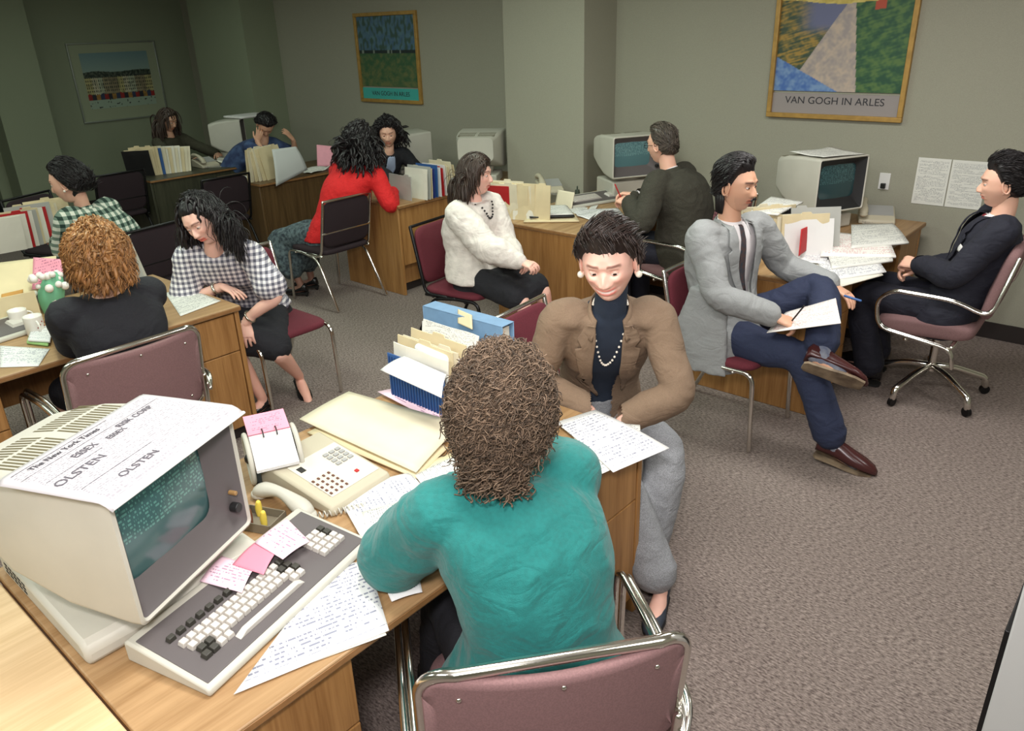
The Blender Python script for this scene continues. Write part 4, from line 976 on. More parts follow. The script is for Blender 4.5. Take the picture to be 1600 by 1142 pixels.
for i in (0, 1):
    d = (p.W[i]-p.E[i]).normalized(); e1 = d.orthogonal().normalized(); e2 = d.cross(e1); c = p.W[i]-d*.03
    p.part('wristwatch' if i else 'bracelet', M().tube([c+e1*(.031*cos(2*pi*k/20))+e2*(.031*sin(2*pi*k/20)) for k in range(20)], .006, n=6, closed=True, flat=1.6), silver)
# ---- redhead in black
c = at(98, 575, .86).lerp(at(318, 517, .86), .5)
arm_chair((c.x-.27, c.y), pi/2, 'chrome armchair with mauve back behind the monitor, under the woman in black jacket', mauve)
p = Person('woman with wavy auburn hair in black jacket, seen from behind at the left desk', (-3.36, 1.20, .54), (-3.42, 1.235, 1.05), atd(153, 397, 3.62), D(-.9, .35, -.35),
    [((-3.80, 1.50, .80), D(.6, .35, -1), D(-.9, .2), Zu), ((-3.74, 1.14, .80), D(.7, -.1, -1), D(-1, .1), Zu)],
    [((-3.85, 1.32, .1), Zu, D(-1, 0)), ((-3.85, 1.08, .1), Zu, D(-1, 0))], hip_axis=D(0, 1), sho_axis=D(-.06, 1), slump=.05, wide=1.10)
p.body(skin); p.top('jacket', blackw, infl=.026, t0=-.22, arms=(.060, .056, .050, .042, .030), pads=1, fat=1.12); p.bottom('skirt', blackw, .014, .47, skirt=1)
T = lambda az, z: lerp(.024, .040, smooth(30, 110, az))*lerp(1, .7, smooth(.02, .11, z))
m = hair_cap(p.H, T, 'nape', 8, .010, .75)
strands(m, p.H, T, 'nape', 420, .075, lambda d: (d.x*.6, -.5, -.1), rad=.0065, grav=.9, sides=6, wave=.007, wfreq=50, cvar=.3, keep=.4)
strands(m, p.H, T, 'nape', 1800, .085, lambda d: (d.x*.6+U(-.5, .5), -.5, -.1), rad=.0013, grav=.7, wave=.012, wfreq=75, cvar=.6, keep=.4, out=.003)
curls(m, p.H, T, 'nape', 260, .014, .0045, .05, cvar=.35, lo=-1, down=.6)
p.part('hair', m, H_red, True)
# ---- woman in plaid, far left
p = Person('woman with short dark hair in green and white plaid shirt, in profile', (-5.52, 2.22, .53), (-5.56, 2.10, .97), atd(106, 285, 5.9), D(-.66, -.78, -.20),
    [((-5.85, 2.1, .74), D(0, .3, -1), D(-1, 0), Zu), ((-5.85, 1.9, .74), D(0, -.3, -1), D(-1, 0), Zu)],
    [((-5.92, 2.3, .1), Zu, D(-1, 0)), ((-5.92, 2.1, .1), Zu, D(-1, 0))], hip_axis=D(-.2, 1), sho_axis=D(-.35, .94), slump=.07, far=1, k=1.0, hk=1.08)
p.body(skin, blush=.2); p.top('plaid_shirt', plaidg, infl=.03, t0=-.15, voxel=.013, fat=1.1, arms=(.066, .062, .054, .046, .03)); p.bottom('trousers', blackw, .012, .95, voxel=.013); p.collar('collar', plaidg, .06, .016)
T = lambda az, z: lerp(.026, .036, smooth(30, 90, az))
m = hair_cap(p.H, T, 'short', 8, .010, .8); strands(m, p.H, T, 'short', 700, .08, lambda d: (d.x, -.9, .3), rad=.0024, grav=.2, cvar=.4, wave=.004)
p.part('hair', m, H_black, True); p.part('earring', M().ball(p.H.w((-.088, .004, -.036)), .008, 10, 8), pearl)
side_chair((-5.46, 2.26), pi/2+.15, 'dark side chair under the woman in plaid shirt', dkfab, darkmetal)
# ---- long-haired woman at the far desk
p = Person('woman with long straight brown hair and dark olive sweater behind the far left desk', (-8.86, 4.22, .53), (-8.78, 4.28, 1.0), atx(262, 188, -8.72), D(.72, .30, -.30),
    [((-8.35, 4.25, .78), D(.1, -.6, -.6), D(.9, .3), Zu), ((-8.32, 4.55, .79), D(0, .6, -.6), D(.9, -.3), Zu)],
    [((-8.3, 4.1, .1), Zu, D(1, 0)), ((-8.3, 4.4, .1), Zu, D(1, 0))], hip_axis=D(.0, -1), sho_axis=D(.25, -1), far=1, up=(.1, 0, 1))
p.body(skin_o); p.top('sweater', olivek, infl=.022, t0=-.15, voxel=.014); p.bottom('skirt', blackw, .012, .47, skirt=1, voxel=.014)
T = lambda az, z: .020
m = hair_cap(p.H, T, 'long', 2, .004, .8); strands(m, p.H, T, 'long', 260, .30, lambda d: (d.x*1.2, -.5, .2), rad=.006, grav=.4, sides=5, cvar=.3, keep=.6)
p.part('hair', m, H_brown, True)
# ---- woman resting her head in her hands
p = Person('person with short black hair in denim blue resting forehead on both hands', (-7.85, 4.28, .53), (-7.66, 4.56, .97), atx(415, 195, -7.42), D(.55, -.35, -.95),
    [((-7.42, 4.50, .98), D(.2, -.3, -1), D(.25, .35, 1), (.9, -.2, .2), dict(curl=.3)), ((-7.28, 4.85, .97), D(.3, .9, -1), D(-.2, -.6, .9), (.7, .3, .3), dict(curl=.3))],
    [((-7.35, 4.05, .1), Zu, D(1, -.2)), ((-7.4, 4.4, .1), Zu, D(1, 0))], hip_axis=D(.4, -1), sho_axis=D(.25, -1), far=1, slump=.07, up=(.4, 0, 1))
p.body(skin_o); p.top('shirt', blueshirt, infl=.024, t0=-.2, voxel=.014, sleeve=.8, cuff=.01); p.bottom('jeans', mat('blue_jeans', (48, 56, 110), .9, var=.2, scale=30), .012, .95, voxel=.014)
m = hair_cap(p.H, .028, 'short', 8, .008, .8); strands(m, p.H, .028, 'short', 400, .07, lambda d: (d.x, -.6, .3), rad=.0026, grav=.2, cvar=.4)
p.part('hair', m, H_black, True)
# ---- woman in red sweater (from behind)
side_chair((-5.13, 3.62), pi/2+.03, 'black-backed side chair with chrome legs under the woman in red sweater', dkfab, chrome)
p = Person('woman with long curly black hair in red sweater, seen from behind at the middle desk', (-5.12, 3.66, .54), (-5.06, 3.84, 1.03), atd(564, 224, 6.42), D(-.25, .9, -.2),
    [((-4.90, 4.12, .80), D(.6, -.2, -.7), D(-.8, .6), Zu), ((-5.40, 4.2, .80), D(-.4, .2, -.6), D(.3, 1), Zu)],
    [((-5.46, 3.62, .10), Zu, D(-.85, -.4)), ((-5.38, 3.46, .10), Zu, D(-.9, -.4))], hip_axis=D(.35, .94), sho_axis=D(.93, .36), far=1, slump=.06, legtone=tights)
p.body(skin); p.top('red_sweater', redk, infl=.026, t0=-.1, voxel=.012, fat=1.1, arms=(.064, .058, .052, .044, .03)); p.bottom('long_skirt', skirtg, .02, .82, skirt=2, voxel=.012, wr=.008, hem=.03)
T = lambda az, z: lerp(.024, .045, smooth(30, 110, az))
m = hair_cap(p.H, T, 'long', 5, .010, .8); strands(m, p.H, T, 'long', 420, .24, lambda d: (d.x*1.4, -.6, .2), rad=.008, grav=.3, sides=5, wave=.012, wfreq=60, cvar=.3, keep=.6); strands(m, p.H, T, 'long', 500, .24, lambda d: (d.x*1.4, -.6, .2), rad=.002, grav=.3, wave=.014, wfreq=70, cvar=.5, keep=.6, out=.01)
p.part('hair', m, H_black, True); p.shoes(shoeb)
# ---- curly-haired woman facing her
p = Person('woman with curly dark hair, dark cardigan and pale blue blouse facing the woman in red', (-5.92, 4.80, .53), (-5.72, 4.76, 1.0), atx(606, 208, -5.62), D(.66, -.62, -.22),
    [((-5.25, 4.45, .80), D(-.2, -.5, -.6), D(.9, -.2), Zu), ((-5.22, 4.80, .80), D(0, .5, -.6), D(.9, -.1), Zu)],
    [((-5.4, 4.6, .1), Zu, D(1, 0)), ((-5.4, 4.9, .1), Zu, D(1, 0))], hip_axis=D(0, -1), sho_axis=D(-.3, -1), far=1, slump=.05)
p.body(skin); p.top('cardigan', blackw, infl=.022, t0=-.15, voxel=.013); p.patch('blouse', mat('pale_blue_blouse', (170, 184, 212), .8), [(.03, -.02), (.05, .12), (.02, .25)], [(-.03, -.02), (-.05, .12), (-.02, .25)], off=.008); p.bottom('skirt', blackw, .012, .47, skirt=1, voxel=.014)
T = lambda az, z: lerp(.032, .042, smooth(30, 110, az))
m = hair_cap(p.H, T, 'long', 5, .012, .8); curls(m, p.H, T, 'long', 700, .010, .003, .05); strands(m, p.H, T, 'long', 200, .16, lambda d: (d.x*1.4, -.6, .2), rad=.007, grav=.3, sides=5, wave=.012, wfreq=60, cvar=.3)
p.part('hair', m, H_black, True)
# ---- woman in white sweater
side_chair((-3.45, 3.50), -pi/2+.12, 'burgundy side chair with dark frame under the woman in white sweater', burg, darkmetal)
p = Person('woman with straight brown hair in white sweater and black skirt, hands clasped on her lap', (-3.38, 3.50, .54), (-3.37, 3.51, 1.035), aty(744, 274, 3.53), D(.93, .42, -.02),
    [(aty(812, 408, 3.42), D(-.5, -.6, -.6), D(.95, .1, -.15), (0, -.3, 1), dict(curl=.8)), (aty(806, 404, 3.52), D(-.4, .4, -.6), D(.95, -.2, -.2), (0, .4, 1), dict(curl=.8))],
    [((-2.80, 3.42, .10), Zu, D(.9, -.2)), ((-2.86, 3.64, .10), Zu, D(1, .1))], hip_axis=D(.05, -1), sho_axis=D(.1, -1), slump=.05, legtone=(.80, .70, .66))
p.body(skin_p, blush=.3); p.top('white_sweater', whitek, infl=.036, t0=-.06, voxel=.011, arms=(.070, .074, .068, .056, .030), fat=1.08, wr=.009, cuff=0); p.bottom('skirt', blackw, .014, .47, skirt=1)
p.collar('sweater_collar', whitek, .056, .016, .008); necklace(p, 'bead_necklace', shoeb, .066, .10, .0065, 30)
T = lambda az, z: .022
m = hair_cap(p.H, T, 'fringe', 2, .004, .75); strands(m, p.H, T, 'fringe', 420, .19, lambda d: (d.x*1.3, -.35, .2), rad=.0055, grav=.45, sides=5, cvar=.25, keep=.6); strands(m, p.H, T, 'fringe', 900, .20, lambda d: (d.x*1.3, -.35, .2), rad=.0015, grav=.45, cvar=.5, keep=.6, out=.004)
p.part('hair', m, H_brown, True); p.shoes(shoeb)
# ---- man with glasses
swivel_chair((-2.50, 4.70), pi/2, 'swivel armchair with striped burgundy back under the man in dark tweed jacket', mauve, plaid('striped_burgundy', (96, 48, 58), (60, 40, 48), (128, 84, 88), 50, (1, 2), .3), .95)
p = Person('man with glasses in dark tweed jacket holding a red pen before his screen', (-2.50, 4.66, .55), (-2.56, 4.65, 1.09), aty(1034, 226, 4.63), D(-1, .02, -.12),
    [((-2.90, 4.62, .90), D(.2, .6, -.6), D(-.9, -.3, .1), (-.2, .1, 1), dict(curl=.8)), (aty(985, 318, 4.40), D(.4, -.7, -.6), D(-1, .3, .15), (0, -.4, 1), dict(curl=.8))],
    [((-2.95, 4.78, .1), Zu, D(-1, 0)), ((-2.95, 4.52, .1), Zu, D(-1, 0))], hip_axis=D(0, 1), sho_axis=D(-.05, 1), male=1, slump=.05, wide=1.05)
p.body(skin, blush=.2, brow=(.4, .32, .28)); p.top('tweed_jacket', darktw, infl=.034, t0=-.26, arms=(.068, .062, .055, .047, .036), pads=1, fat=1.15, belly=.05, voxel=.011, wr=.007, vcut=[(-.06, .07), (.03, .056), (.3, .012)]); p.bottom('trousers', navys, .014, .97, voxel=.012)
p.inner('shirt', shirtw, .012, .05); p.collar('shirt_collar', shirtw, .062, .024, .005); p.jcollar(darktw, .070, .03); lapels(p, darktw, x0=.045); p.cuffs(shirtw)
m = hair_cap(p.H, lambda az, z: .014+.016*smooth(.02, .09, z), 'man', 3, .005, .8); strands(m, p.H, lambda az, z: .014+.016*smooth(.02, .09, z), 'man', 800, .06, lambda d: (d.x*.5-.4, -1, .1), rad=.0018, grav=.12, cvar=.6, keep=.8)
p.part('hair', m, H_grey, True)
gl = M()
for s_ in (-1, 1):
    gl.tube([p.H.w((s_*.033+.023*cos(2*pi*k/18), .100, .004+.019*sin(2*pi*k/18))) for k in range(18)], .0018, n=6, closed=True); gl.tube([p.H.w((s_*.056, .098, .006)), p.H.w((s_*.082, .02, .006)), p.H.w((s_*.086, -.01, .0))], .0016, n=6)
gl.tube([p.H.w((-.011, .102, .006)), p.H.w((.011, .102, .006))], .0018, n=6); p.part('eyeglasses', gl, darkmetal)
q = p.W[1]+D(-1, .3, .15)*.10
r_ = tag(M().tube([q+V((.02, .02, -.05)), q+V((-.03, -.03, .10))], .0045, n=8).build('pen', redc, None, smooth_=True, off=q), 'red pen held by the man with glasses', 'pen'); r_.location = q
# ---- grey-suited man with crossed leg
side_chair((-1.62, 3.54), -pi/2, 'burgundy side chair with chrome legs under the man in grey jacket', burg)
p = Person('man with moustache in grey jacket writing on a pad, one ankle on his knee', (-1.64, 3.53, .55), (-1.655, 3.51, 1.085), aty(1151, 290, 3.51), D(.99, -.08, -.05),
    [(aty(1203, 492, 3.37), D(-.5, -.8, -.4), D(.9, .38, -.30), (-.3, -.3, .9), dict(curl=.75)), (at(1296, 444, .775), D(0, .5, -.6), D(.95, -.20, -.30), (.2, .1, 1), dict(curl=.35))],
    [(at(1302, 692, .115), D(.5, 0, 1), D(.93, .10, -.12)), (aty(1285, 553, 3.40), D(.5, .8, .75), D(.90, .34, -.26), D(.20, .86, .45))], hip_axis=D(-.05, -1), sho_axis=D(-.32, -.95), male=1, slump=.05, legtone=(1, 1, 1), solem=solet)
p.body(skin_o, brow=(.12, .1, .1), brow_t=1.35, stubble=.25)
def coat_skirt(m, P_=p):
    R = []
    for t in range(9):
        z = lerp(.80, .375, t/8); hx = lerp(.10, .185, t/8); cx = P_.P.x-.02-.05*t/8; R.append([V((cx+hx*cos(2*pi*k/20)*1.0, P_.P.y-.205-.02*t/8+.030*sin(2*pi*k/20), z)) for k in range(20)])
    m.rings(R)
p.top('grey_jacket', greyj, infl=.030, t0=-.34, arms=(.062, .056, .050, .043, .034), pads=1, fat=1.04, voxel=.009, wr=.006, hip=.03, seed=6, vcut=[(-.06, .075), (.03, .068), (.2, .062), (.42, .018)], extra=coat_skirt)
p.inner('shirt', shirtw, .012, .05)
p.patch('necktie', mat('brown_tie', (84, 62, 60), .7, rgb2=(52, 60, 70), scale=60), [(.010, .0), (.014, .03), (.022, .22), (.026, .40), (.004, .46)], [(-.012, .0), (-.010, .03), (-.022, .22), (-.026, .40), (-.004, .46)], off=.004, n=(5, 16), bvh=p.bvh2)
for s_ in (1, -1): p.patch('lapel', greyj, [(s_*.062, .0), (s_*.060, .10), (s_*.048, .26), (s_*.016, .42)], [(s_*.084, .0), (s_*.112, .09), (s_*.096, .112), (s_*.116, .13), (s_*.084, .28), (s_*.026, .43)], off=.011, solid=.006, n=(10, 24))
p.collar('shirt_collar', shirtw, .061, .022, .005); p.cuffs(shirtw); p.jcollar(greyj, .068, .03)
p.bottom('trousers', navyt, .016, (.95, .92), r=(.092, .082, .066, .060, .052), wr=.006)
for i in (0, 1):
    A_ = p.A[i]; kd = (p.K[i]-A_).normalized(); fd = V(p.ft[i][2]).normalized(); uv = V(p.ft[i][3]) if len(p.ft[i]) > 3 else Zu; so = M().tube([A_-kd*.03, A_+kd*.05, A_+kd*.11], [.040, .042, .046], n=14, res=2).tube([A_-fd*.03-uv*.02, A_+fd*.05-uv*.035, A_+fd*.12-uv*.060], [.037, .040, .036], n=14, res=3); p.part('sock', remesh(so, .006, 4), sockm)
m = hair_cap(p.H, lambda az, z: .012+.030*smooth(.0, .09, z), 'man', 3, .006, .8); TT = lambda az, z: .012+.028*smooth(.0, .09, z)
strands(m, p.H, TT, 'man', 1500, .055, lambda d: (d.x*.7, -1, -.1), rad=.0017, grav=.22, cvar=.5, keep=.6, lift=.0)
for _ in range(420):
    a = U(-1.35, 1.35); k_ = U(.9, 1.04); m.tube([p.H.w((sin(a)*.080*k_, -cos(a)*.097*k_, -.035)), p.H.w((sin(a)*.072*k_, -cos(a)*.090*k_, -.078)), p.H.w((sin(a)*.066*k_, -cos(a)*.080*k_-.006, -.122-U(0, .012)))], [.0035, .0035, .001], n=4, ends=False, col=(U(.6, 1.3),)*3)
p.part('hair', m, H_black, True)
mm = M()
for _ in range(150):
    x = U(-.024, .024); y = .0985-.0006*(abs(x)*100)**1.4; z = -.0475-.004*(abs(x)/.024)**2; mm.tube([p.H.w((x, y, z+.003)), p.H.w((x*1.15, y+.004, z-.005))], [.0014, .0006], n=3, ends=False)
p.part('moustache', mm, H_black, True); p.shoes(shoeo, 'loafer')
d = (p.W[1]-p.E[1]).normalized(); e1 = d.orthogonal().normalized(); e2 = d.cross(e1); c = p.W[1]-d*.005
p.part('wristwatch', M().tube([c+e1*(.036*cos(2*pi*k/20))+e2*(.036*sin(2*pi*k/20)) for k in range(20)], .006, n=6, closed=True), darkmetal)
q = at(1330, 464, .77); o = tag(M().tube([(-.03, 0, 0), (.045, 0, -.01)], .006, n=10).build('blue_pen', bluec, None, smooth_=True), 'small blue pen between the fingers of the grey-jacketed man', 'pen'); o.location = q
W0 = p.W[0]; q = W0+D(.9, .38, -.30)*.10
# legal pad on his lap
PAD = [aty(1198, 520, 3.34), aty(1314, 505, 3.36), aty(1306, 466, 3.56), aty(1228, 488, 3.56)]
o = tag(M().tube([(0, 0, 0), (.06, -.02, .10)], .004, n=8).build('pen', black, None, smooth_=True), 'dark pen in the writing hand of the grey suited man', 'pen'); o.location = q
# ---- dark-suited man, reclining
swivel_chair((-.88, 4.56), pi/2+.04, 'chrome swivel armchair with mauve seat under the man in dark suit', mauve, None, .92, brot=.25)
p = Person('man in dark suit leaning back in a chrome swivel chair, hands clasped', (-.84, 4.56, .545), (-.715, 4.57, 1.055), aty(1566, 287, 4.58), D(-.93, -.32, -.08),
    [(aty(1443, 420, 4.60), D(.2, .7, -.7), D(-.9, -.35, -.1), (-.3, .3, .8), dict(curl=.95)), (aty(1440, 414, 4.50), D(.4, -.8, -.4), D(-.9, .25, .0), (-.2, -.5, .8), dict(curl=.95))],
    [((-1.22, 4.72, .10), D(-.5, 0, 1), D(-1, 0)), ((-1.18, 4.48, .10), D(-.5, 0, 1), D(-1, -.1))], hip_axis=D(0, 1), sho_axis=D(-.30, .95), male=1, slump=.02, autoneck=1, shrug=.02, up=(.08, 0, 1))
p.body(skin, lips=(.86, .40, .38), brow=(.14, .11, .10), brow_t=1.3)
p.top('suit_jacket', navys, infl=.028, t0=-.3, arms=(.064, .058, .052, .044, .034), pads=1, fat=1.04, voxel=.010, hip=.02, vcut=[(-.06, .075), (.03, .066), (.2, .058), (.34, .016)])
p.inner('shirt', shirtw, .012, .05)
p.patch('necktie', mat('dark_red_tie', (128, 26, 40), .6), [(.012, .0), (.012, .03), (.020, .2), (.020, .33)], [(-.012, .0), (-.010, .03), (-.020, .2), (-.020, .33)], off=.004, n=(5, 16), bvh=p.bvh2)
for s_ in (1, -1): p.patch('lapel', navys, [(s_*.060, .0), (s_*.056, .10), (s_*.046, .22), (s_*.014, .34)], [(s_*.084, .0), (s_*.112, .09), (s_*.096, .112), (s_*.116, .13), (s_*.080, .24), (s_*.022, .35)], off=.011, solid=.006, n=(10, 24))
p.jcollar(navys, .068, .03)
p.patch('pocket_square', white, [(.105, .165), (.10, .185), (.105, .20)], [(.15, .175), (.155, .185), (.15, .20)], off=.010, n=(4, 4))
p.collar('shirt_collar', shirtw, .061, .022, .005); p.cuffs(shirtw, .042); p.bottom('trousers', navys, .016, .97, r=(.092, .084, .068, .062, .056)); p.shoes(shoeb, 'loafer')
TT = lambda az, z: .014+.026*smooth(.0, .09, z)
m = hair_cap(p.H, TT, 'man', 3, .006, .8); strands(m, p.H, TT, 'man', 1300, .07, lambda d: (d.x*.7, -1, .3), rad=.0018, grav=.10, cvar=.5, keep=.8, wave=.004, wfreq=80, lift=.2)
p.part('hair', m, H_black, True)
# ---------------------------------------------------------------- things on the desks
TZ = .7405
def rot2(x, y, a): return x*cos(a)-y*sin(a), x*sin(a)+y*cos(a)
def sheet(cx, cy, w, l, rz, z, m_, label, cat='paper', curl=.0, name='paper_sheet', group=None, th=.0006, seed=0, n=8, tilt=(0, 0)):
    g_ = M().grid(lambda u, v: V((w*(u-.5), l*(v-.5), curl*(noise.noise(V((u*1.6+seed, v*1.6, seed)))*.6+.7*smooth(.72, 1, u)*smooth(.5, 1, v)+.5*smooth(.3, 0, u)*smooth(.4, 0, v)))), n, n)
    o = g_.build(name, m_, None, smooth_=True, solid=th, fix=False); o.location = (cx, cy, z); o.rotation_euler = (tilt[0], tilt[1], rz)
    tag(o, label, cat, group); return o
def sheet4(name, m_, pts, label, cat='paper', bend=0, n=10, th=.0008, parent=None, off=None):
    """pts: BL, BR, TR, TL as world points"""
    a, b, c, d = [V(p) for p in pts]; o_ = a if off is None else V(off); nrm = (b-a).cross(d-a).normalized()
    ex = (b-a).normalized(); ey = nrm.cross(ex); q = Matrix((ex, ey, nrm)).transposed().to_4x4(); qi = q.inverted()
    def f(u, v):
        p = a.lerp(b, u).lerp(d.lerp(c, u), v)+nrm*(bend*sin(pi*v)); return qi @ (p-o_)
    o = M().grid(f, n, n).build(name, m_, parent, smooth_=True, solid=th, fix=False)
    if parent is None: o.matrix_world = Matrix.Translation(o_) @ q
    if label: tag(o, label, cat)
    return o
scr = mat('dark_screen', (46, 62, 64), .18); 
def screen_mat(name, c1, c2, s=.25, rows=24):
    m, t, p = nt(name); N = t.nodes; L = t.links; tc = N.new('ShaderNodeTexCoord'); sx = N.new('ShaderNodeSeparateXYZ'); L.new(tc.outputs['Generated'], sx.inputs[0])
    yr = mth(N, L, 'MULTIPLY', sx.outputs[2], rows); fr = mth(N, L, 'FRACT', yr); cb = N.new('ShaderNodeCombineXYZ'); L.new(mth(N, L, 'MULTIPLY', sx.outputs[0], 42), cb.inputs[0]); L.new(mth(N, L, 'MULTIPLY', mth(N, L, 'FLOOR', yr), 5.3), cb.inputs[1])
    nz_ = N.new('ShaderNodeTexNoise'); nz_.inputs['Scale'].default_value = 1; L.new(cb.outputs[0], nz_.inputs[0])
    k = mth(N, L, 'MULTIPLY', mth(N, L, 'GREATER_THAN', nz_.outputs[0], .52), mth(N, L, 'LESS_THAN', fr, .55)); k = mth(N, L, 'MULTIPLY', k, mth(N, L, 'GREATER_THAN', sx.outputs[2], .45))
    mx = N.new('ShaderNodeMix'); mx.data_type = 'RGBA'; mx.inputs[6].default_value = (*lin(c1), 1); mx.inputs[7].default_value = (*lin(c2), 1); L.new(k, mx.inputs[0])
    L.new(mx.outputs[2], p.inputs['Base Color']); L.new(mx.outputs[2], p.inputs['Emission Color']); p.inputs['Emission Strength'].default_value = s; p.inputs['Roughness'].default_value = .15
    MATS[name] = m; return m
scr_on = screen_mat('teal_crt_screen', (64, 92, 92), (92, 136, 128), .14); scr_dim = screen_mat('dim_crt_screen', (40, 60, 62), (62, 92, 92), .25)
def monitor(loc, rz, label, w=.38, h=.33, d=.44, z0=.10, scrm=None, tilt=0, base=None, vents=True, body=None, bez=None, back=.62, knob=True):
    """CRT terminal; the screen faces local -Y; origin under the front edge centre"""
    r = empty('computer_monitor', loc, rz, label, 'computer monitor'); body = body or cream; bez = bez or bezel
    Tm = Matrix.Translation((0, 0, z0)) @ Matrix.Rotation(tilt, 4, 'X')
    m = M(); R = []
    # side profile of rounded-rectangle sections, front to back, tapering
    def rr(y, hw, zb, zt, rad=.02):
        pts = []
        for sx, sz, a0 in ((1, 1, 0), (-1, 1, pi/2), (-1, -1, pi), (1, -1, 1.5*pi)):
            cx, cz = sx*(hw-rad), ((zt-rad) if sz > 0 else (zb+rad))
            for k in range(5): a = a0+pi/2*k/4; pts.append(Tm @ V((cx+rad*cos(a), y, cz+rad*sin(a))))
        return pts
    lip = .012
    R = [rr(.006, w/2-lip, lip, h-lip, .012), rr(0, w/2-lip*.6, lip*.6, h-lip*.6, .014), rr(.004, w/2, 0, h, .016), rr(.03, w/2, -.002, h, .016), rr(d*.42, w/2*.985, .012, h*.99, .02), rr(d*.75, w/2*.93, .05, h*.96, .03), rr(d, w/2*back*1.25, .09, h*.90, .04)]
    m.rings(R, caps=False)
    # open front, closed back
    n = len(R[0]); b = len(m.v)-n; m.f.append(tuple(b+i for i in range(n))); m.mi.append(0)
    sh = m.build('housing', body, r, smooth_=True); sh.data.set_sharp_from_angle(angle=radians(50))
    # bezel: ring from the lip back to the screen opening
    m = M(); sw, s0, s1 = w*.5-.055, .075, h-.045
    A = rr(.006, w/2-lip, lip, h-lip, .012); B = rr(.018, w/2-lip-.012, lip+.012, h-lip-.012, .012); Cc = rr(.040, sw+.004, s0-.004, s1+.004, .03); Dd = rr(.046, sw-.004, s0+.006, s1-.006, .032)
    if knob: shift = -.028
    else: shift = 0
    Cc = [p+Tm.to_3x3() @ V((shift, 0, 0)) for p in Cc]; Dd = [p+Tm.to_3x3() @ V((shift, 0, 0)) for p in Dd]
    m.rings([A, B, Cc, Dd], caps=False); m.build('bezel', bez, r, smooth_=True).data.set_sharp_from_angle(angle=radians(30))
    def f(u, v):
        x = (u-.5)*2; y = (v-.5)*2; return Tm @ V((shift+x*sw, .036+.020*(x*x+y*y)*.5, (s0+s1)/2+y*(s1-s0)/2))
    M().grid(f, 16, 12).build('screen', scrm or scr_on, r, smooth_=True, fix=False)
    if knob:
        for zz, rad, c in ((.072, .013, black), (.115, .006, mat('amber_button', (150, 116, 70), .5))):
            k = M(); k.cyl((0, 0, 0), rad, .022, 16, mat=Tm @ Matrix.Translation((w/2-lip-.028, .022, zz)) @ Matrix.Rotation(pi/2, 4, 'X')); k.build('knob', c, r, bevel=.002)
    if vents:
        vm = M()
        for k in range(26):
            x0 = -.160+k*.0124
            if 12 <= k <= 13: continue
            for j in (0, 1):
                y0 = d*.605+j*.165*d; yy = (y0, y0+.135*d); zt = [interp((0, d*.42, d*.75, d), (h, h*.99, h*.96, h*.90), y)+.0006 for y in yy]
                vs = [Tm @ V((x0, yy[0], zt[0])), Tm @ V((x0+.006, yy[0], zt[0])), Tm @ V((x0+.006, yy[1], zt[1])), Tm @ V((x0, yy[1], zt[1]))]
                vs = [*vs, *[v-V((0, 0, .003)) for v in vs]]; vm.add(vs, [(0, 1, 2, 3), (4, 5, 6, 7), (0, 1, 5, 4), (1, 2, 6, 5), (2, 3, 7, 6), (3, 0, 4, 7)])
        vm.build('vent_grille', vent, sh)
    M().cyl((0, d*.45, z0-.035), .10, .06, 28, .12).build('swivel_neck', body, r, smooth_=False)
    if base: base(r)
    else: M().box(-w*.42, w*.42, .05, d*.9, 0, z0-.03).build('base_unit', body, r, bevel=.012)
    return r
def keyboard(loc, rz, label, w=.54, d=.245, full=True, trim=None, deck=None):
    """local +X to the right, +Y away from the typist"""
    r = empty('keyboard', loc, rz, label, 'keyboard')
    hf, hb = .022, .052
    M().prism([(-d/2, 0), (d/2, 0), (d/2, hb), (d/2-.012, hb+.004), (-d/2+.006, hf), (-d/2, hf-.008)], -w/2, w/2, 'x').build('case', trim or cream, r, bevel=.006)
    sl = atan2(hb+.004-hf, d-.018); T_ = Matrix.Translation((0, -d/2+.006, hf)) @ Matrix.Rotation(sl, 4, 'X')
    dk_ = M().box(-w/2+.012, w/2-.012, .008, d-.03, -.004, .0022, T_).build('deck', deck or bezel, r, bevel=.002)
    def key(x, y, kw, kd, m_, n='key'):
        k = M(); tp = .8
        vs = [V((x-kw/2, y-kd/2, .002)), V((x+kw/2, y-kd/2, .002)), V((x+kw/2, y+kd/2, .002)), V((x-kw/2, y+kd/2, .002))]+[V((x-kw/2*tp, y-kd/2*tp, .014)), V((x+kw/2*tp, y-kd/2*tp, .014)), V((x+kw/2*tp, y+kd/2*tp, .0145)), V((x-kw/2*tp, y+kd/2*tp, .0145))]
        k.add([T_ @ v for v in vs], [(0, 1, 5, 4), (1, 2, 6, 5), (2, 3, 7, 6), (3, 0, 4, 7), (4, 5, 6, 7), (3, 2, 1, 0)]); k.build(n, m_, r, bevel=.0012 if full else 0)
    p_ = .0215; x0 = -w/2+.060; ks = p_/.0188
    if full:
        for row in range(4):
            off = (0, .005, .010, .002)[row]; y = .062+(3-row)*p_
            for c in range(15):
                dark = c in (0, 1) and row in (2, 3) or c == 14 and row in (0, 1, 2) or (c == 13 and row == 1) or (c == 0 and row in (1,)) and False
                if row == 3 and 3 < c < 13: continue
                key(x0+off+c*p_, y, .0198, .0196, keyd if dark else keyl)
        key(x0+.180, .0425, .215, .0185, keyl, 'space_bar')
        for c in range(8): key(x0-.006+c*.0275, .062+4.5*p_, .0200, .0150, keyd)
        for c in range(3): key(x0+.345+c*.027, .062+4.5*p_, .0200, .0150, keyd)
        for row in range(4):
            for c in range(4): key(w/2-.112+c*p_, .060+row*p_, .0196, .0196, keyd if c == 3 and row > 1 else keyl)
    else:
        for row in range(4): key(-.07+row*.004, .06+row*p_*1.1, w*.52, .0165, keyl, 'key_row')
        key(w*.33, .06+.03, w*.16, .07, keyl, 'key_block')
    return r
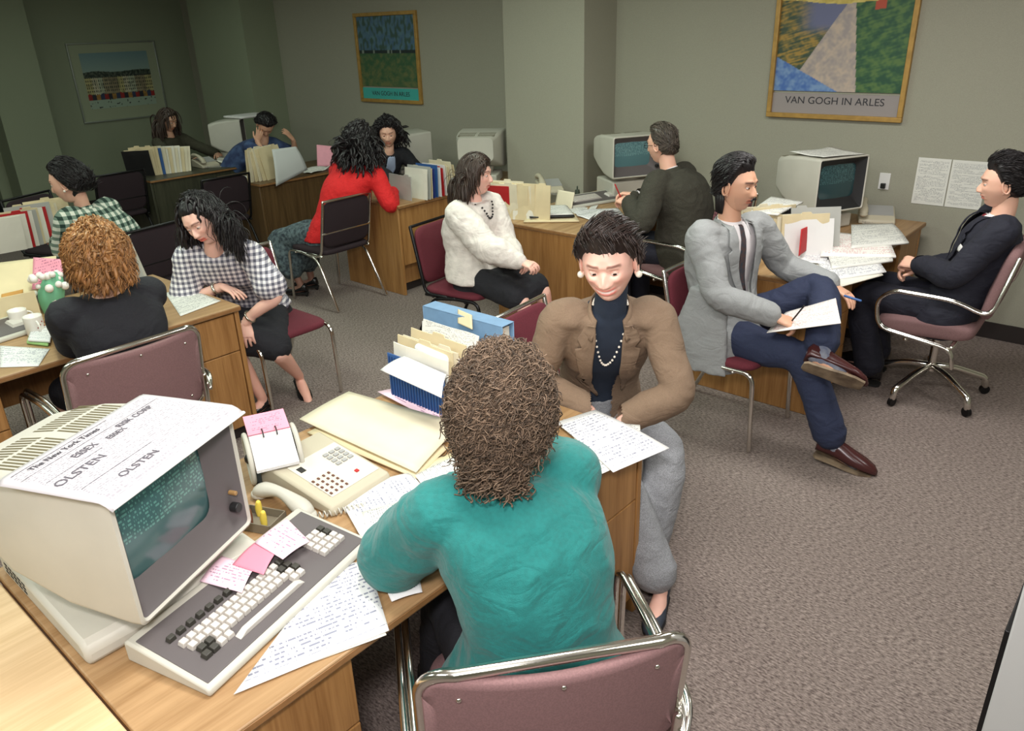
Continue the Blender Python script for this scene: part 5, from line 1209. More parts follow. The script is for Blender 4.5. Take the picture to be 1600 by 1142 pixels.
def spiral(a, b, n, r0, sag=.0):
    a, b = V(a), V(b); ax = (b-a); pts = []; e1 = ax.normalized().orthogonal(); e2 = ax.normalized().cross(e1)
    for i in range(n*8+1):
        t = i/(n*8); c = a.lerp(b, t)+V((0, 0, -sag*sin(pi*t))); pts.append(c+(e1*cos(2*pi*i/8)+e2*sin(2*pi*i/8))*r0)
    return pts
def telephone(loc, rz, label, w=.235, d=.26, full=True, on=True, col=None):
    """local -Y is the front; keypad to the right"""
    r = empty('telephone', loc, rz, label, 'telephone'); c = col or cream2
    M().prism([(-d/2, 0), (d/2, 0), (d/2, .075), (d/2-.015, .082), (-d/2+.01, .032), (-d/2, .022)], -w/2, w/2, 'x').build('base', c, r, bevel=.008)
    sl = atan2(.05, d-.025); T_ = Matrix.Translation((0, -d/2+.01, .032)) @ Matrix.Rotation(sl, 4, 'X')
    def bx(x, y, a, b, h, m_, n): return M().box(x-a, x+a, y-b, y+b, 0, h, T_).build(n, m_, r, bevel=.001 if full else 0)
    if full:
        bx(.012, .125, .094, .098, .002, mat('pale_phone_face', (214, 208, 192), .5), 'face_plate')
        for i in range(4):
            for j in range(3): bx(.038+j*.024, .130+i*.019-.0, .0085, .0062, .007, mat('grey_button', (160, 160, 158), .4), 'button')
        for i in range(5):
            for j in range(4): bx(-.060+i*.0165*0-.005+j*.020-.01, .040+i*.019*1.0, .0085, .0070, .003, keyl, 'line_key') if True else None; 
        for i in range(5):
            for j in range(4): bx(-.075+j*.020, .040+i*.019, .0035, .0045, .006, mat('brown_line_lamp', (100, 62, 44), .5), 'line_lamp')
        bx(.050, .065, .006, .006, .006, redc, 'red_lamp'); bx(-.06, .185, .010, .013, .003, ventd, 'window')
    else: bx(.02, .13, .08, .07, .004, mat('grey_button', (160, 160, 158), .4), 'keypad')
    # handset
    hs = M(); hx = -w/2+.025 if on else -w/2-.045; hz = (.07 if on else .022); L2 = .105
    pts = [V((hx, -L2, hz)), V((hx, -L2*.72, hz+.014)), V((hx, 0, hz+.030)), V((hx, L2*.72, hz+.014)), V((hx, L2, hz))]
    if on: pts = [V((p.x, p.y, p.z+.02+p.y*.20)) for p in pts]
    hs.tube(pts, [.020, .022, .014, .022, .020], n=12, res=4, flat=1.25)
    for s_ in (0, -1): hs.ball(pts[s_]-V((0, 0, .008)), (.028, .028, .016), 14, 8)
    h_ = hs.build('handset', c if on else cream, r, smooth_=True)
    M().tube(spiral((hx, -L2-.01, .012), (hx+.13, -L2-.10, .010), 12, .007), .0022, n=5).build('cord', cream, r, smooth_=True)
    return r
fold_cols = {'m': manila, 'p': manila2, 'w': white, 'r': redc, 'b': bluec, 'n': navyc, 'g': mat('grey_card', (170, 170, 164), .8), 'k': black, 'f': P_form, 'o': offw}
def folder(pos, rz, lean, label, group, m_, w=.30, h=.235, th=.006, curl=.0, tab=True, name='file_folder', fan=0, seed=0):
    """upright folder; local X = width, leans about X by lean; origin on the desk"""
    g_ = M()
    def f(u, v):
        x = w*(u-.5); z = h*v; y = curl*(v**2)*(.6+.4*noise.noise(V((u*2, seed, 1))))+.004*noise.noise(V((u*3, v*2, seed)))
        return V((x, y, z))
    g_.grid(f, 8, 6)
    if tab: b = len(g_.v); t0 = (.1, .4, .65)[seed % 3]; g_.add([f(t0, 1), f(t0+.22, 1), f(t0+.20, 1)+V((0, 0, .012)), f(t0+.02, 1)+V((0, 0, .012))], [(0, 1, 2, 3)])
    o = g_.build(name, m_, None, smooth_=False, solid=th); o.location = pos; o.rotation_euler = (lean, 0, rz); tag(o, label, 'folder', group); return o
def files(start, end, seq, rz, place, label_of, lean=(-.12, .12), w=.29, h=.23, curl=.0, z=TZ, group=None):
    """a row of upright files from start to end; rz turns their broad side"""
    n = len(seq)
    for i, c in enumerate(seq):
        t = i/max(1, n-1); x = lerp(start[0], end[0], t); y = lerp(start[1], end[1], t); le = lerp(lean[0], lean[1], t)+U(-.02, .02)
        names = {'m': 'manila', 'p': 'pale manila', 'w': 'white', 'r': 'red', 'b': 'blue', 'n': 'navy', 'g': 'grey', 'k': 'black', 'f': 'printed white', 'o': 'off-white'}
        ORD = 'first second third fourth fifth sixth seventh eighth ninth tenth eleventh twelfth thirteenth fourteenth'.split()
        folder((x, y, z), rz, le, '%s file folder, %s in the row %s' % (names[c], ORD[i], place), group or ('files '+place), fold_cols[c], w*U(.93, 1.04), h*U(.92, 1.08), U(.003, .009), curl*U(.4, 1.2), c in 'mpr', seed=i)
def holder(cx, cy, rz, w, l, h, m_, label, z=TZ, slats=False):
    r = empty('file_holder', (cx, cy, z), rz, label, 'file holder')
    M().box(-w/2, w/2, -l/2, l/2, 0, .004).box(-w/2, w/2, -l/2, -l/2+.005, .004, h).box(-w/2, w/2, l/2-.005, l/2, .004, h*.8).build('bin', m_, r, bevel=.001)
    if slats:
        s_ = M()
        for k in range(19): x = -w/2+.012+(w-.024)*k/18; s_.box(x-.0022, x+.0022, -l/2-.004, -l/2, .01, h-.01)
        s_.build('ribbing', mat('dark_blue_plastic', (30, 62, 110), .5), r)
    return r
sheet4('writing_pad', P_red, PAD, 'white writing pad with red notes on the lap of the grey-jacketed man', 'notepad', .004, th=.003)
# ======================= foreground desk
mrz = atan2(.35, -.153)    # front edge direction
c = V((-1.478, .45, 0)).lerp(V((-1.631, .80, 0)), .5)
def base1(r):
    pass
mon = monitor((c.x, c.y, TZ), mrz, 'large cream computer monitor with newspaper on top, on the foreground desk', .40, .335, .47, .10, scr_on)
for ch in list(mon.children):
    if ch.name.startswith('base_unit'): bpy.data.objects.remove(ch)
iv = Matrix.Translation((c.x, c.y, TZ)) @ Matrix.Rotation(mrz, 4, 'Z'); iv = iv.inverted()
bu = M().prism([(-1.575, .0), (-2.10, .0), (-2.10, .064), (-1.60, .058), (-1.578, .040)], .345, .80, 'y')
bu.v = [iv @ V((v.x, v.y, v.z+TZ)) for v in bu.v]; bo = bu.build('base_unit', cream, mon, bevel=.012)
bv = M()
for k in range(5):
    for j in range(3): bv.box(-2.06+k*.030, -2.04+k*.030, .344, .346, .020+j*.012, .026+j*.012)
bv.v = [iv @ V((v.x, v.y, v.z+TZ)) for v in bv.v]; bv.build('vent_grille', ventd, bo); bv = M()
for k in range(6):
    for j in range(2): bv.box(-2.06+k*.028, -2.042+k*.028, .38+j*.03, .40+j*.03, .0630, .0650)
bv.v = [iv @ V((v.x, v.y, v.z+TZ)) for v in bv.v]; bv.build('vent_grille', ventd, bo)
# newspaper draped on the monitor
np_ = empty('newspaper', (c.x, c.y, TZ+.10+.335), mrz, 'folded newspaper with employment advertisements draped on top of the foreground monitor', 'newspaper')
def drape(dz, x0, x1, y0, y1, droop):
    def f(u, v):
        x = lerp(x0, x1, u); y = lerp(y0, y1, v); z = dz-.02*smooth(.20, .5, y)*.6+.001*noise.noise(V((x*14, y*14, 2)))
        if y < 0: z -= droop*(-y/.03)**1.5*.016
        if abs(x) > .2: z -= .03*((abs(x)-.2)/.03)**1.3*.4
        return V((x, y, z))
    return f
f1 = drape(.005, -.222, .205, -.030, .262, 1)
M().grid(drape(.0025, -.215, .200, -.016, .268, .9), 24, 18).build('inner_pages', white, np_, smooth_=True, solid=.0015, fix=False)
sh_ = M().grid(f1, 26, 20).build('front_page', P_news, np_, smooth_=True, solid=.0015, fix=False)
def fold_(u, v):
    a = pi*v; return V((lerp(-.222, .205, u), -.030-.006*sin(a), lerp(.0, 0, 0)+.004*cos(a)-.012))
M().grid(fold_, 20, 6).build('fold', white, np_, smooth_=True, fix=False)
newsink = mat('news_ink', (62, 58, 66), .8); newsg = mat('news_ink_grey', (92, 88, 96), .8)
def ntext(s, size, x, y, m_=newsink, sx=1.0, rz=0): text('headline', s, size*1.25, m_, sh_, (x, y, f1((x+.222)/.427, (y+.03)/.292).z+.0022), (0, 0, rz), sx=sx)
ntext('The New York Times', .017, -.075, .226); ntext('ESSEX', .022, -.070, .178, newsg, .9); ntext('RISK CORP', .020, .092, .188, newsg, .9); ntext('ESSEX', .018, .012, .168, newsg, .9)
ntext('OLSTEN', .026, -.140, .120, newsg, 1.1); ntext('OLSTEN', .022, -.085, .020, newsg, 1.1)
ln_ = M()
for y_, a_, b_ in ((.242, -.20, .06), (.205, -.21, .19), (.150, -.20, -.05), (.06, -.2, .0)):
    z_ = f1(.4, (y_+.03)/.292).z+.0012; ln_.box(a_, b_, y_, y_+.0011, z_, z_+.0004)
ln_.build('printed_rules', newsg, sh_)
# keyboard
kc = V((-1.478, .714)); krz = atan2(.53, -.135)
keyboard((kc.x, kc.y, TZ+.001), krz, 'large keyboard with light and dark keys on the foreground desk', .565, .250)
def onk(x, y, z=.045):
    X, Y = rot2(x, y, krz); return kc.x+X, kc.y+Y, TZ+z
for pts, m_, lab, z_ in ((((312, 908), (378, 926), (398, 886), (346, 868)), P_lilac, 'lilac handwritten note nearest the monitor, lying over the keyboard', .800), (((363, 882), (412, 898), (432, 862), (400, 846)), mat('rose_note', (226, 140, 160), .8), 'blank rose note between two paler notes at the keyboard', .804), (((398, 848), (442, 874), (484, 846), (448, 810)), P_lilac, 'pale handwritten note nearest the telephone, lying over the keyboard', .808)):
    sheet4('sticky_note', m_, [at(x, y, z_) for x, y in pts], lab, 'note', .004, th=.0008)
# telephone
telephone((-1.785, 1.137, TZ), 1.66, 'beige push-button telephone with handset off the hook on the foreground desk', .235, .32, True, False)
# rolodex
q = at(428, 715, .80); rx = empty('rotary_card_file', (q.x, q.y, TZ), 1.15, 'rotary card file with pink and white cards between monitor and telephone', 'card file')
M().cyl((0, 0, 0), .075, .012, 24).build('base', black, rx, bevel=.002)
for s_ in (-1, 1):
    M().tube([(s_*.072, .085*cos(2*pi*k/22), .075+.072*sin(2*pi*k/22)) for k in range(22)], .008, n=8, closed=True).build('side_ring', cream, rx, smooth_=True)
    M().cyl((0, 0, 0), .072, .004, 26, mat=Matrix.Translation((s_*.068, 0, .075)) @ Matrix.Rotation(pi/2, 4, 'Y')).build('side_disc', mat('brown_disc', (74, 66, 58), .5), rx)
M().tube([(-.07, 0, .075), (.07, 0, .075)], .018, n=14).build('spindle', black, rx, smooth_=True)
def card(a0, r0, r1, m_, nm, n_=1, x=.062):
    k = M()
    for i in range(n_):
        a = a0+i*.045; d_ = V((0, cos(a), sin(a))); t_ = V((0, -sin(a), cos(a)))*.001; o_ = V((0, 0, .075))
        vs = [o_+V((-x, 0, 0))+d_*r0, o_+V((x, 0, 0))+d_*r0, o_+V((x, 0, 0))+d_*r1, o_+V((-x, 0, 0))+d_*r1]; k.add(vs+[v+t_ for v in vs], [(0, 1, 2, 3), (7, 6, 5, 4), (0, 1, 5, 4), (1, 2, 6, 5), (2, 3, 7, 6), (3, 0, 4, 7)])
    return k.build(nm, m_, rx)
def leaf(nm, m_, y0, z0, y1, z1, n_=4):
    k = M()
    for i in range(n_): k.box(-.062, .062, 0, 1, -.0006, .0006, Matrix.Translation((0, y0, z0-.0025*i)) @ Matrix(((1, 0, 0, 0), (0, y1-y0, 0, 0), (0, z1-z0, 1, 0), (0, 0, 0, 1))))
    return k.build(nm, m_, rx)
leaf('white_card', white, -.004, .150, -.105, .085); leaf('pink_card', P_pink, .004, .150, .105, .168); leaf('card_stack', offw, -.004, .128, -.075, .075, 6)
cl_ = M()
for s_ in (-.02, .02): cl_.tube([(s_, .000+.022*cos(t), .148+.014*sin(t)) for t in [pi*k/8 for k in range(9)]], .0022, n=6)
cl_.build('clip_rail', black, rx, smooth_=True)
# desk tidy between monitor and keyboard
q = at(405, 805, .77); dt = empty('desk_tray', (q.x, q.y, TZ), .4, 'small clear tray of pens and clips beside the telephone handset', 'tray')
M().box(-.06, .06, -.04, .04, 0, .004).box(-.06, -.057, -.04, .04, .004, .03).box(.057, .06, -.04, .04, .004, .03).box(-.06, .06, -.04, -.037, .004, .03).box(-.06, .06, .037, .04, .004, .03).build('tray', mat('smoked_plastic', (120, 112, 96), .3), dt, bevel=.001)
for (dx, dy, m_, nm, lab) in ((.02, .0, mat('yellow_plastic', (232, 206, 84), .5), 'yellow_marker', 'yellow cap standing in the small desk tray'), (-.02, -.02, mat('brown_wood_knob', (120, 66, 42), .4), 'stamp_knob', 'brown rubber stamp handle by the keyboard corner'), (-.035, .02, mat('yellow_plastic', (232, 206, 84), .5), 'yellow_marker', 'yellow marker cap in the tray nearest the monitor')):
    o = M().tube([(0, 0, 0), (0, 0, .025), (.004, 0, .045)], [.008, .010, .007], n=12, res=2).build(nm, m_, None, smooth_=True); o.location = (q.x+dx, q.y+dy, TZ+.004); tag(o, lab, 'marker' if 'cap' in nm else 'stamp')
# big manila folder and sheets
for i, (pts, m_, lab, z_, b_) in enumerate((
    (((468, 655), (650, 738), (722, 662), (545, 612)), manila2, 'large open manila folder lying on top of the foreground desk papers', .762, .004),
    (((480, 676), (652, 748), (700, 700), (560, 640)), manila, 'lower manila folder showing beneath the large open folder', .750, .002),
    (((590, 612), (740, 690), (735, 650), (640, 605)), P_lilac, 'lilac typed sheet behind the large manila folder', .756, .004),
    (((640, 735), (700, 790), (760, 745), (728, 700)), manila, 'yellowish folder edge under the forms near the writing hand', .748, .002),
    (((648, 742), (690, 800), (770, 760), (735, 702)), P_form, 'printed form with seal next to the left hand of the teal-jacketed woman', .753, .003),
    (((525, 770), (570, 850), (690, 790), (640, 738)), P_note, 'handwritten sheet closest to the telephone handset', .7515, .004),
    (((565, 800), (600, 920), (735, 860), (700, 765)), P_form, 'form under the left elbow of the teal-jacketed woman', .755, .003),
    (((560, 830), (612, 940), (660, 925), (640, 830)), P_note, 'sheet slanting out beneath the elbow of the teal-jacketed woman', .750, .003),
    (((365, 1085), (608, 985), (575, 878), (520, 880)), P_note, 'long handwritten ledger sheet beside the keyboard at the desk edge', .7455, .002),
    (((372, 1078), (604, 992), (560, 900), (480, 930)), offw, 'blank sheet lying under the long ledger sheet', .743, .0),
    (((958, 738), (1046, 700), (930, 640), (868, 660)), P_note, 'handwritten sheet at the desk end, topmost of the pile before the smiling woman', .752, .006),
    (((930, 745), (1003, 712), (1000, 664), (880, 655)), P_form, 'second sheet of the pile before the smiling woman', .748, .003))):
    w_ = [at(x, y, z_) for x, y in pts]; sheet4('manila_folder' if m_ in (manila, manila2) else 'paper_sheet', m_, w_, lab, 'folder' if m_ in (manila, manila2) else 'paper', b_, th=.004 if m_ in (manila, manila2) else .0012)
# blue file bin with files, and binder
P0, P1 = at(612, 622, TZ), at(705, 662, TZ); ax = (P1-P0); ax.z = 0; L0 = .30; rzb = atan2(ax.y, ax.x); axn = ax.normalized(); pn = V((-axn.y, axn.x, 0))
bc = P0+axn*(L0/2)+pn*.10
holder(bc.x, bc.y, rzb, L0, .20, .185, bluec, 'ribbed blue plastic file bin full of folders on the foreground desk', slats=True)
fl = (('o', .215, -.05, .02, 'crumpled off-white sheets rising highest in the blue file bin'), ('m', .235, .02, .045, 'first manila folder in the blue file bin'), ('p', .225, .05, .065, 'second manila folder in the blue file bin'), ('w', .20, .0, .085, 'white file in the middle of the blue bin'), ('m', .24, .06, .105, 'third manila folder in the blue file bin'), ('f', .265, .13, .125, 'printed listing curling backwards in the blue bin'), ('w', .25, .10, .15, 'white sheaf leaning at the rear of the blue bin'), ('p', .22, .12, .17, 'rearmost manila folder in the blue bin'))
for i, (c_, h_, le, off_, lab) in enumerate(fl):
    q = P0+axn*(L0/2+U(-.01, .01))+pn*off_; folder((q.x, q.y, TZ+.006), rzb, -le, lab, None, fold_cols[c_], L0*.97, h_, .004, .03 if c_ in 'fo' else .008, c_ in 'mp', seed=i)
q = P0+axn*.10+pn*(-.012); sheet4('paper_sheet', white, [at(594, 578, .93), at(690, 622, .92), at(697, 585, .965), at(632, 556, .965)], 'white sheet folded over the front of the blue file bin', 'paper', .006)
o = M().tube([(-.07, 0, 0), (.07, 0, 0)], .016, n=16).build('paper_roll', mat('rolled_sheet', (226, 232, 232), .6), None, smooth_=True); q = at(675, 552, .955); o.location = q; o.rotation_euler = (0, .06, rzb); tag(o, 'rolled white sheet lying across the files in the blue bin', 'paper roll')
q = at(728, 490, 1.0); q = V((-1.93, 1.93, TZ))
bd = empty('ring_binder', q, .02, 'blue-grey ring binder standing at the back of the foreground desk files', 'binder')
M().box(-.20, .20, -.035, -.031, 0, .285).box(-.20, .20, .027, .031, 0, .285).box(-.204, -.20, -.035, .031, 0, .285).build('cover', blueg, bd, bevel=.002)
M().box(-.19, .185, -.029, .020, .01, .27).build('pages', offw, bd)
M().box(-.20, .20, -.036, .032, .285, .2875).build('top_edge', blueg, bd, bevel=.001)
for k in (-.08, .0, .08): M().tube([(.19+.018*cos(t), .022*sin(t), .12+k) for t in [pi*j/8-pi/2 for j in range(9)]], .0025, n=6).build('ring', chrome, bd, smooth_=True)
o = sheet4('file_folder', manila, [at(716, 505, 1.0), at(738, 515, 1.0), at(737, 492, 1.04), at(716, 483, 1.04)], 'orange-yellow file edge beside the blue-grey binder', 'folder', .0, th=.006)
# ======================= left desk
files(at(8, 395, TZ)[:2], at(88, 372, TZ)[:2], 'oorogmorgmpmmm', .35+pi/2*0+1.1, 'at the rear of the left desk', None, (.30, -.10), .27, .25, .03)
holder(-4.30, 1.02, 1.45, .36, .26, .15, manila, 'cream file box with a pink notice on the left desk')
sheet4('notice', P_pink, [at(50, 452, .86), at(98, 448, .86), at(98, 405, .98), at(52, 402, .98)], 'pink printed notice pinned to the cream file box', 'notice')
sheet4('card_panel', manila, [at(-10, 475, .84), at(88, 448, .84), at(88, 400, .97), at(-10, 412, .97)], 'cream card panel standing in front of the red files', 'panel', th=.006)
sheet4('photo_frame', mat('tan_card', (190, 140, 70), .7), [at(2, 500, .77), at(36, 488, .77), at(36, 452, .87), at(2, 460, .87)], 'tan card standing by the white mug', 'card', th=.006)
def mug(px_, py_, lab, m_):
    q = at(px_, py_, TZ); r = empty('mug', q, U(0, 3), lab, 'mug'); prof = [(.036, 0), (.040, .004), (.041, .088), (.0405, .092), (.037, .092), (.036, .008), (.001, .006)]
    R = [[V((cos(2*pi*a/26)*x, sin(2*pi*a/26)*x, z)) for a in range(26)] for x, z in prof]; M().rings(R).build('cup', m_, r, smooth_=True)
    M().tube([(.038+.026*sin(t), 0, .046+.026*cos(t)) for t in [pi*k/10 for k in range(11)]], .005, n=8).build('handle', m_, r, smooth_=True)
    s_ = M(); 
    for k in range(7): s_.ball((.0405*cos(k*.3), .0405*sin(k*.3), .04+.012*(k % 3)), (.003, .004, .004), 6, 4)
    s_.build('floral_decoration', mat('floral_red', (150, 70, 60), .6), r); return r
mugm = mat('white_china', (230, 226, 218), .25)
mug(58, 522, 'white china mug with small floral print on the left desk', mugm); mug(34, 512, 'plain white mug directly behind the floral mug', mugm)
q = at(75, 470, .80); r_ = empty('flower_ornament', (q.x, q.y, TZ), 0, 'green and white flowered ornament beside the mugs on the left desk', 'ornament')
gm = mat('mint_green', (110, 176, 140), .6); M().tube([(0, 0, 0), (0, .02, .08), (.01, .05, .16)], [.035, .06, .045], n=14, res=3).build('vase', gm, r_, smooth_=True)
fm = M()
for k in range(26): fm.ball((U(-.06, .06), U(-.05, .09), U(.06, .20)), U(.012, .022), 8, 6)
fm.build('blossoms', mat('white_blossom', (232, 226, 220), .8), r_, smooth_=True)
r_ = empty('pencil_cup', at(62, 482, TZ), 0, 'dark wire pencil cup behind the flowered ornament', 'pencil cup'); cm = M()
for k in range(12): cm.box(.035*cos(k*pi/6)-.003, .035*cos(k*pi/6)+.003, .035*sin(k*pi/6)-.003, .035*sin(k*pi/6)+.003, 0, .10)
cm.build('wires', black, r_); M().tube([(.036*cos(k*pi/12), .036*sin(k*pi/12), .10) for k in range(24)], .003, n=6, closed=True).build('rim', black, r_, smooth_=True)
q = at(-20, 532, TZ); keyboard((q.x, q.y, TZ), pi/2+.15, 'dark keyboard cut by the left edge of the picture, on the left desk', .42, .2, False)
for pts, m_, lab, z_ in ((((0, 574), (60, 572), (78, 545), (0, 540)), P_note, 'handwritten sheet at the near edge of the left desk, below the keyboard', .7425), (((282, 494), (345, 470), (290, 449), (258, 458)), P_form, 'pale green form on the left desk under the hand of the gingham-bloused woman', .743), (((42, 536), (75, 540), (82, 520), (50, 515)), mat('green_pad', (150, 190, 120), .8), 'small green pad beside the floral mug', .748), (((44, 532), (78, 534), (84, 512), (52, 508)), P_note, 'small white notepad lying on the green pad', .762)):
    sheet4('paper_sheet', m_, [at(x, y, z_) for x, y in pts], lab, 'paper', .001, th=.001 if z_ < .745 else .010)
r_ = empty('picture_easel', (-4.30, 1.72, TZ), 2.2, 'cream-edged easel frame behind the auburn-haired woman', 'frame'); T_ = Matrix.Rotation(-.22, 4, 'X')
M().box(-.13, .13, -.006, 0, 0, .02, T_).box(-.13, .13, -.006, 0, .22, .24, T_).box(-.13, -.11, -.006, 0, .02, .22, T_).box(.11, .13, -.006, 0, .02, .22, T_).build('border', cream, r_); M().box(-.11, .11, -.003, -.001, .02, .22, T_).build('inset', fold_cols['g'], r_)
# ======================= desk with the red-sweatered woman
files((-4.76, 4.25), (-4.76, 4.60), 'ogmnbwrwpmpm', pi, 'on the desk beside the red-sweatered woman', None, (.10, -.12), .26, .245)
folder((-4.86, 4.17, TZ), pi-.1, .06, 'large grey card sleeve nearest the red-sweatered woman', None, fold_cols['g'], .30, .19, .006)
sheet(-4.80, 4.85, .22, .28, .3, TZ+.004, P_form, 'printed sheets lying beyond the upright files near the column', curl=.012, seed=3); sheet(-4.9, 4.9, .22, .28, .8, TZ+.012, P_note, 'handwritten sheet lying on the printed sheets near the column', curl=.012, seed=4)
q = aty(752, 252, 5.1); monitor((-4.94, 5.28, TZ), pi+.05+.5, 'cream monitor turned away, on the far end of the desk left of the column', .40, .32, .40, .11, scr_dim)
q = at(716, 262, .76); keyboard((-5.02, 4.83, TZ), 2.4, 'dark keyboard tilted among papers before the monitor by the column', .40, .17, False)
telephone((-5.0, 4.68, TZ), 1.2, 'dark telephone behind the white-sweatered woman near the column', .18, .2, False, True, black)
o = empty('book', (-4.95, 4.35, .0), .3, 'thick pale book lying on the carpet under the middle desk', 'book'); M().box(-.13, .13, -.1, .1, .0, .004).box(-.13, .13, -.1, .1, .046, .05).box(-.13, -.126, -.1, .1, .004, .046).build('cover', mat('pale_cover', (176, 180, 176), .7), o); M().box(-.126, .125, -.095, .095, .004, .046).build('pages', offw, o)
q = atx(545, 215, -5.3); monitor((-5.75, 5.30, TZ), 2.2+.6, 'pale monitor behind the two curly-haired women', .34, .30, .36, .07, scr_dim, vents=False)
# ======================= desk behind the white-sweatered woman
files(at(772, 340, TZ)[:2], at(832, 345, TZ)[:2], 'rmpmpmpmwmom', .30, 'on the desk behind the white-sweatered woman', None, (.06, -.12), .26, .25)
def d4(pts, m_, lab, z_, th=.001, nm='paper_sheet', cat='paper'): return sheet4(nm, m_, [at(x, y, z_) for x, y in pts], lab, cat, .001, th=th)
d4(((818, 347), (905, 346), (896, 333), (830, 333)), manila, 'manila folder beneath the black-edged ledger', .748, .010, 'manila_folder', 'folder')
d4(((828, 340), (898, 338), (886, 322), (820, 324)), black, 'black clipboard carrying a pale green ledger', .768, .008, 'clipboard', 'clipboard')
d4(((830, 337), (896, 335), (884, 320), (823, 322)), P_form, 'pale green ledger sheet on the black clipboard', .776, .003)
d4(((903, 338), (975, 336), (965, 325), (895, 328)), P_note, 'white sheet in front of the hands of the man with glasses', .743)
q = at(866, 300, TZ); telephone((q.x-.05, q.y, TZ), .9, 'cream desk telephone against the column', .2, .22, False); q = at(925, 312, .76)
keyboard((q.x, q.y, TZ), 1.25, 'keyboard with light keys in front of the man with glasses', .50, .22, False)
q = aty(965, 270, 5.02); monitor((-3.24, 5.16, TZ), 1.05, 'cream monitor with lit teal screen in front of the man with glasses', .42, .31, .40, .17, screen_mat('lit_teal_screen', (74, 104, 106), (104, 138, 136), .3), back=.70)
for k, (x_, y_, lab) in enumerate(((-3.40, 4.62, 'loose papers under the monitor of the man with glasses'), (-3.12, 4.52, 'printout between keyboard and monitor of the man with glasses'))): sheet(x_, y_, .24, .28, .4+k, TZ+.002+.003*k, (P_form, P_note)[k], lab, curl=.02, seed=k)
o = M().cyl((0, 0, 0), .022, .035, 16, .018).tube([(0, 0, .035), (0, 0, .06)], .006, n=8).build('glue_bottle', mat('dark_bottle', (60, 70, 60), .3), None, bevel=.002); q = at(902, 303, TZ); o.location = (q.x, q.y, TZ); tag(o, 'small dark bottle beside the column telephone', 'bottle')
sheet4('file_folder', manila2, [(-3.62, 4.62, .742), (-3.45, 4.60, .742), (-3.45, 4.64, .86), (-3.62, 4.66, .86)], 'white card standing by the files against the column', 'card', th=.006)
# ======================= desk by the grey-suited man
files(at(1172, 392, TZ)[:2], at(1215, 398, TZ)[:2], 'mpmpmkk', 1.35-.35, 'left of the red booklet', None, (.16, -.02), .28, .26)
files(at(1222, 402, TZ)[:2], at(1262, 408, TZ)[:2], 'mwmpmw', 1.15-.35, 'touching the red booklet', None, (.10, -.16), .28, .25)
folder((*at(1272, 402, TZ)[:2], TZ), .72, -.22, 'grey-white folder with red panel, last in the upright row', None, fold_cols['g'], .28, .28, .005)
q = at(1262, 400, TZ+.02)
sheet4('red_booklet', redc, [at(1248, 400, .80), at(1268, 385, .80), at(1271, 350, .93), at(1252, 358, .93)], 'red booklet face on the last upright folder', 'booklet', th=.004)
sheet4('file_tray_cover', P_form, [at(1172, 332, 1.00), at(1215, 336, 1.0), at(1255, 316, 1.0), at(1205, 308, 1.0)], 'sheets lying flat on top of the left upright files', 'paper', .002, th=.01)
monitor((-1.66, 5.02, TZ), 1.12, 'cream monitor with dark screen and paper on top, by the grey-suited man', .40, .34, .42, .12, scr_dim, knob=False, bez=mat('black_bezel', (34, 34, 36), .4))
mc = V((-1.66, 5.02, 0)); 
o = sheet(0, 0, .34, .30, 1.12, 0, P_form, 'printed sheet drooping over the top of the monitor by the dark suited man', curl=.01, n=10); X, Y = rot2(.0, .16, 1.12); o.location = (mc.x+X, mc.y+Y, TZ+.12+.348)
heap = (((1330, 388), (1420, 380), (1395, 350), (1330, 352), P_form, .800), ((1282, 400), (1400, 402), (1385, 372), (1290, 362), P_red, .785), ((1300, 420), (1395, 408), (1390, 385), (1290, 390), P_form, .772), ((1240, 408), (1290, 412), (1300, 385), (1262, 380), P_note, .765), ((1290, 440), (1385, 425), (1360, 395), (1275, 405), P_note, .758), ((1300, 452), (1380, 430), (1350, 405), (1250, 412), offw, .750))
nm_ = ('topmost printed sheets of the heap nearest the telephone', 'red-marked sheets in the middle of the desk heap', 'printed sheets poking from the middle of the heap', 'crumpled note beside the red booklet', 'handwritten sheet at the front of the heap', 'lowest blank sheet of the heap, hanging toward the grey-suited man')
for i, (*pts, m_, z_) in enumerate(heap): sheet4('paper_sheet', m_, [at(x, y, z_) for x, y in pts], nm_[i], 'paper', .008, th=.010 if i < 3 else .004)
q = at(1368, 345, TZ); telephone((q.x, q.y, TZ), .35, 'cream telephone with coiled cord on the desk corner beside the dark suited man', .22, .22, False)
o = M().tube([(0, 0, 0), (.05, .03, .02), (.12, .02, .08), (.14, .0, .16)], .003, n=6, res=5).build('cable', black, None, smooth_=True); q = at(1215, 318, .9); o.location = (-1.98, 5.25, TZ); tag(o, 'thin black cable behind the monitor by the grey-suited man', 'cable')
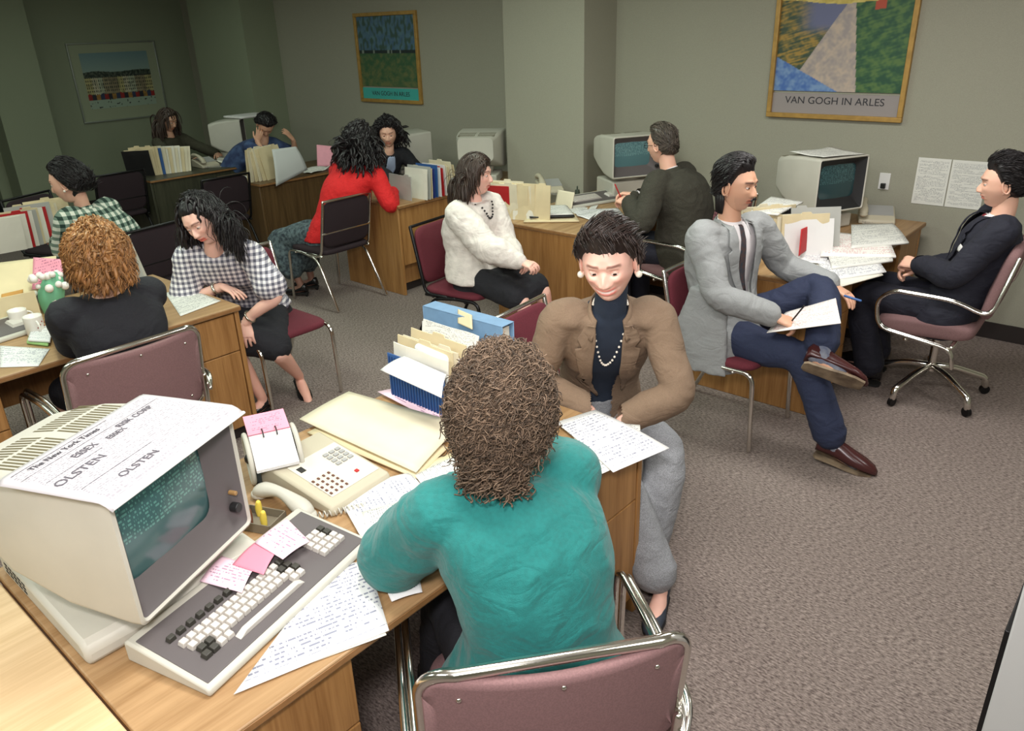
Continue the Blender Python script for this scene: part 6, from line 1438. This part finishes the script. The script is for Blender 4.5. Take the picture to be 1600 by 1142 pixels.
# ======================= far desks
files(atx(222, 262, -7.95)[:2] if False else (-7.98, 3.50), (-7.90, 3.84), 'kmmmbpomopompp', .9, 'on the far left desk', None, (.30, -.55), .26, .26, .03)
telephone((-7.95, 4.18, TZ), pi/2, 'pale telephone on the far left desk before the long-haired woman', .2, .22, False); sheet(-7.85, 4.42, .2, .26, .3, TZ+.03, offw, 'crumpled pale papers on the far left desk', curl=.06, seed=9)
o = M().tube([(0, 0, 0), (0, 0, .14)], [.035, .035], n=14).build('tumbler', black, None, smooth_=True); o.location = (-8.1, 3.46, TZ); tag(o, 'dark tumbler at the near end of the far left desk', 'tumbler')
files((-6.72, 4.02), (-6.66, 4.20), 'mpmpmm', pi/2+.35, 'at the near end of the back desk', None, (.12, -.18), .30, .28, .02)
sheet4('paper_sheet', mat('grey_print_sheet', (186, 188, 186), .8), [(-6.47, 4.05, .70), (-6.47, 4.42, .80), (-6.52, 4.36, 1.02), (-6.56, 4.12, 1.02)], 'grey sheet hanging over the front edge of the back desk', 'paper', .015)
sheet(-6.68, 4.62, .26, .32, .2, TZ+.006, P_form, 'printed sheet curling on the back desk by the pink card', curl=.05, seed=5); sheet(-7.0, 3.98, .3, .2, .1, TZ+.004, white, 'white sheets at the near edge of the back desk', curl=.01, seed=6)
sheet4('pink_card', pink, [(-6.85, 4.80, .742), (-6.72, 4.92, .742), (-6.78, 4.96, .93), (-6.90, 4.86, .95)], 'pink card propped upright on the back desk', 'card', th=.004)
monitor((-8.02, 4.72, TZ), 2.45, 'pale monitor seen edge-on at the end of the far left desk', .30, .36, .34, .07, scr_dim, vents=False)
q = (-8.02, 4.72); sheet(-8.10, 4.86, .42, .32, 2.45-.8, TZ+.07+.375, white, 'white tray of paper lying on top of the far monitor', 'paper', .0, th=.02)
# dark chairs in the background
side_chair((-7.95, 3.16), pi/2, 'dark side chair at the near end of the far left desk', dkfab, darkmetal); side_chair((-6.82, 3.60), pi/2, 'dark side chair at the near end of the back desk', dkfab, darkmetal)
side_chair((-6.95, 2.30), -pi/2+.4, 'dark side chair at the extreme left below the doorway', dkfab, darkmetal)
# cabinet at the bottom right corner
c1 = aty(1568, 1023, 1.60)
r_ = empty('filing_cabinet', (c1.x+.25, 1.60+.32, 0), 0, 'pale grey filing cabinet cut by the lower right edge of the picture', 'cabinet')
gc = mat('grey_enamel', (178, 178, 176), .5, bump=.05)
M().box(-.25, .25, -.32, .32, .0, 1.32).build('body', gc, r_, bevel=.004); M().box(-.262, -.2505, -.27, .30, 0, .78).build('side_rail', darkmetal, r_, bevel=.002)
M().box(-.25, .25, -.32, .32, 1.32, 1.345).build('top', oak_l, r_, bevel=.003)
for k in range(4):
    dd = M().box(.2505, .262, -.305, .305, .05+k*.315, .05+k*.315+.30).build('drawer', gc, r_, bevel=.003); M().tube([(.264, -.06, .28+k*.315), (.29, -.06, .28+k*.315), (.29, .06, .28+k*.315), (.264, .06, .28+k*.315)], .006, n=8).build('handle', chrome, dd, smooth_=True)
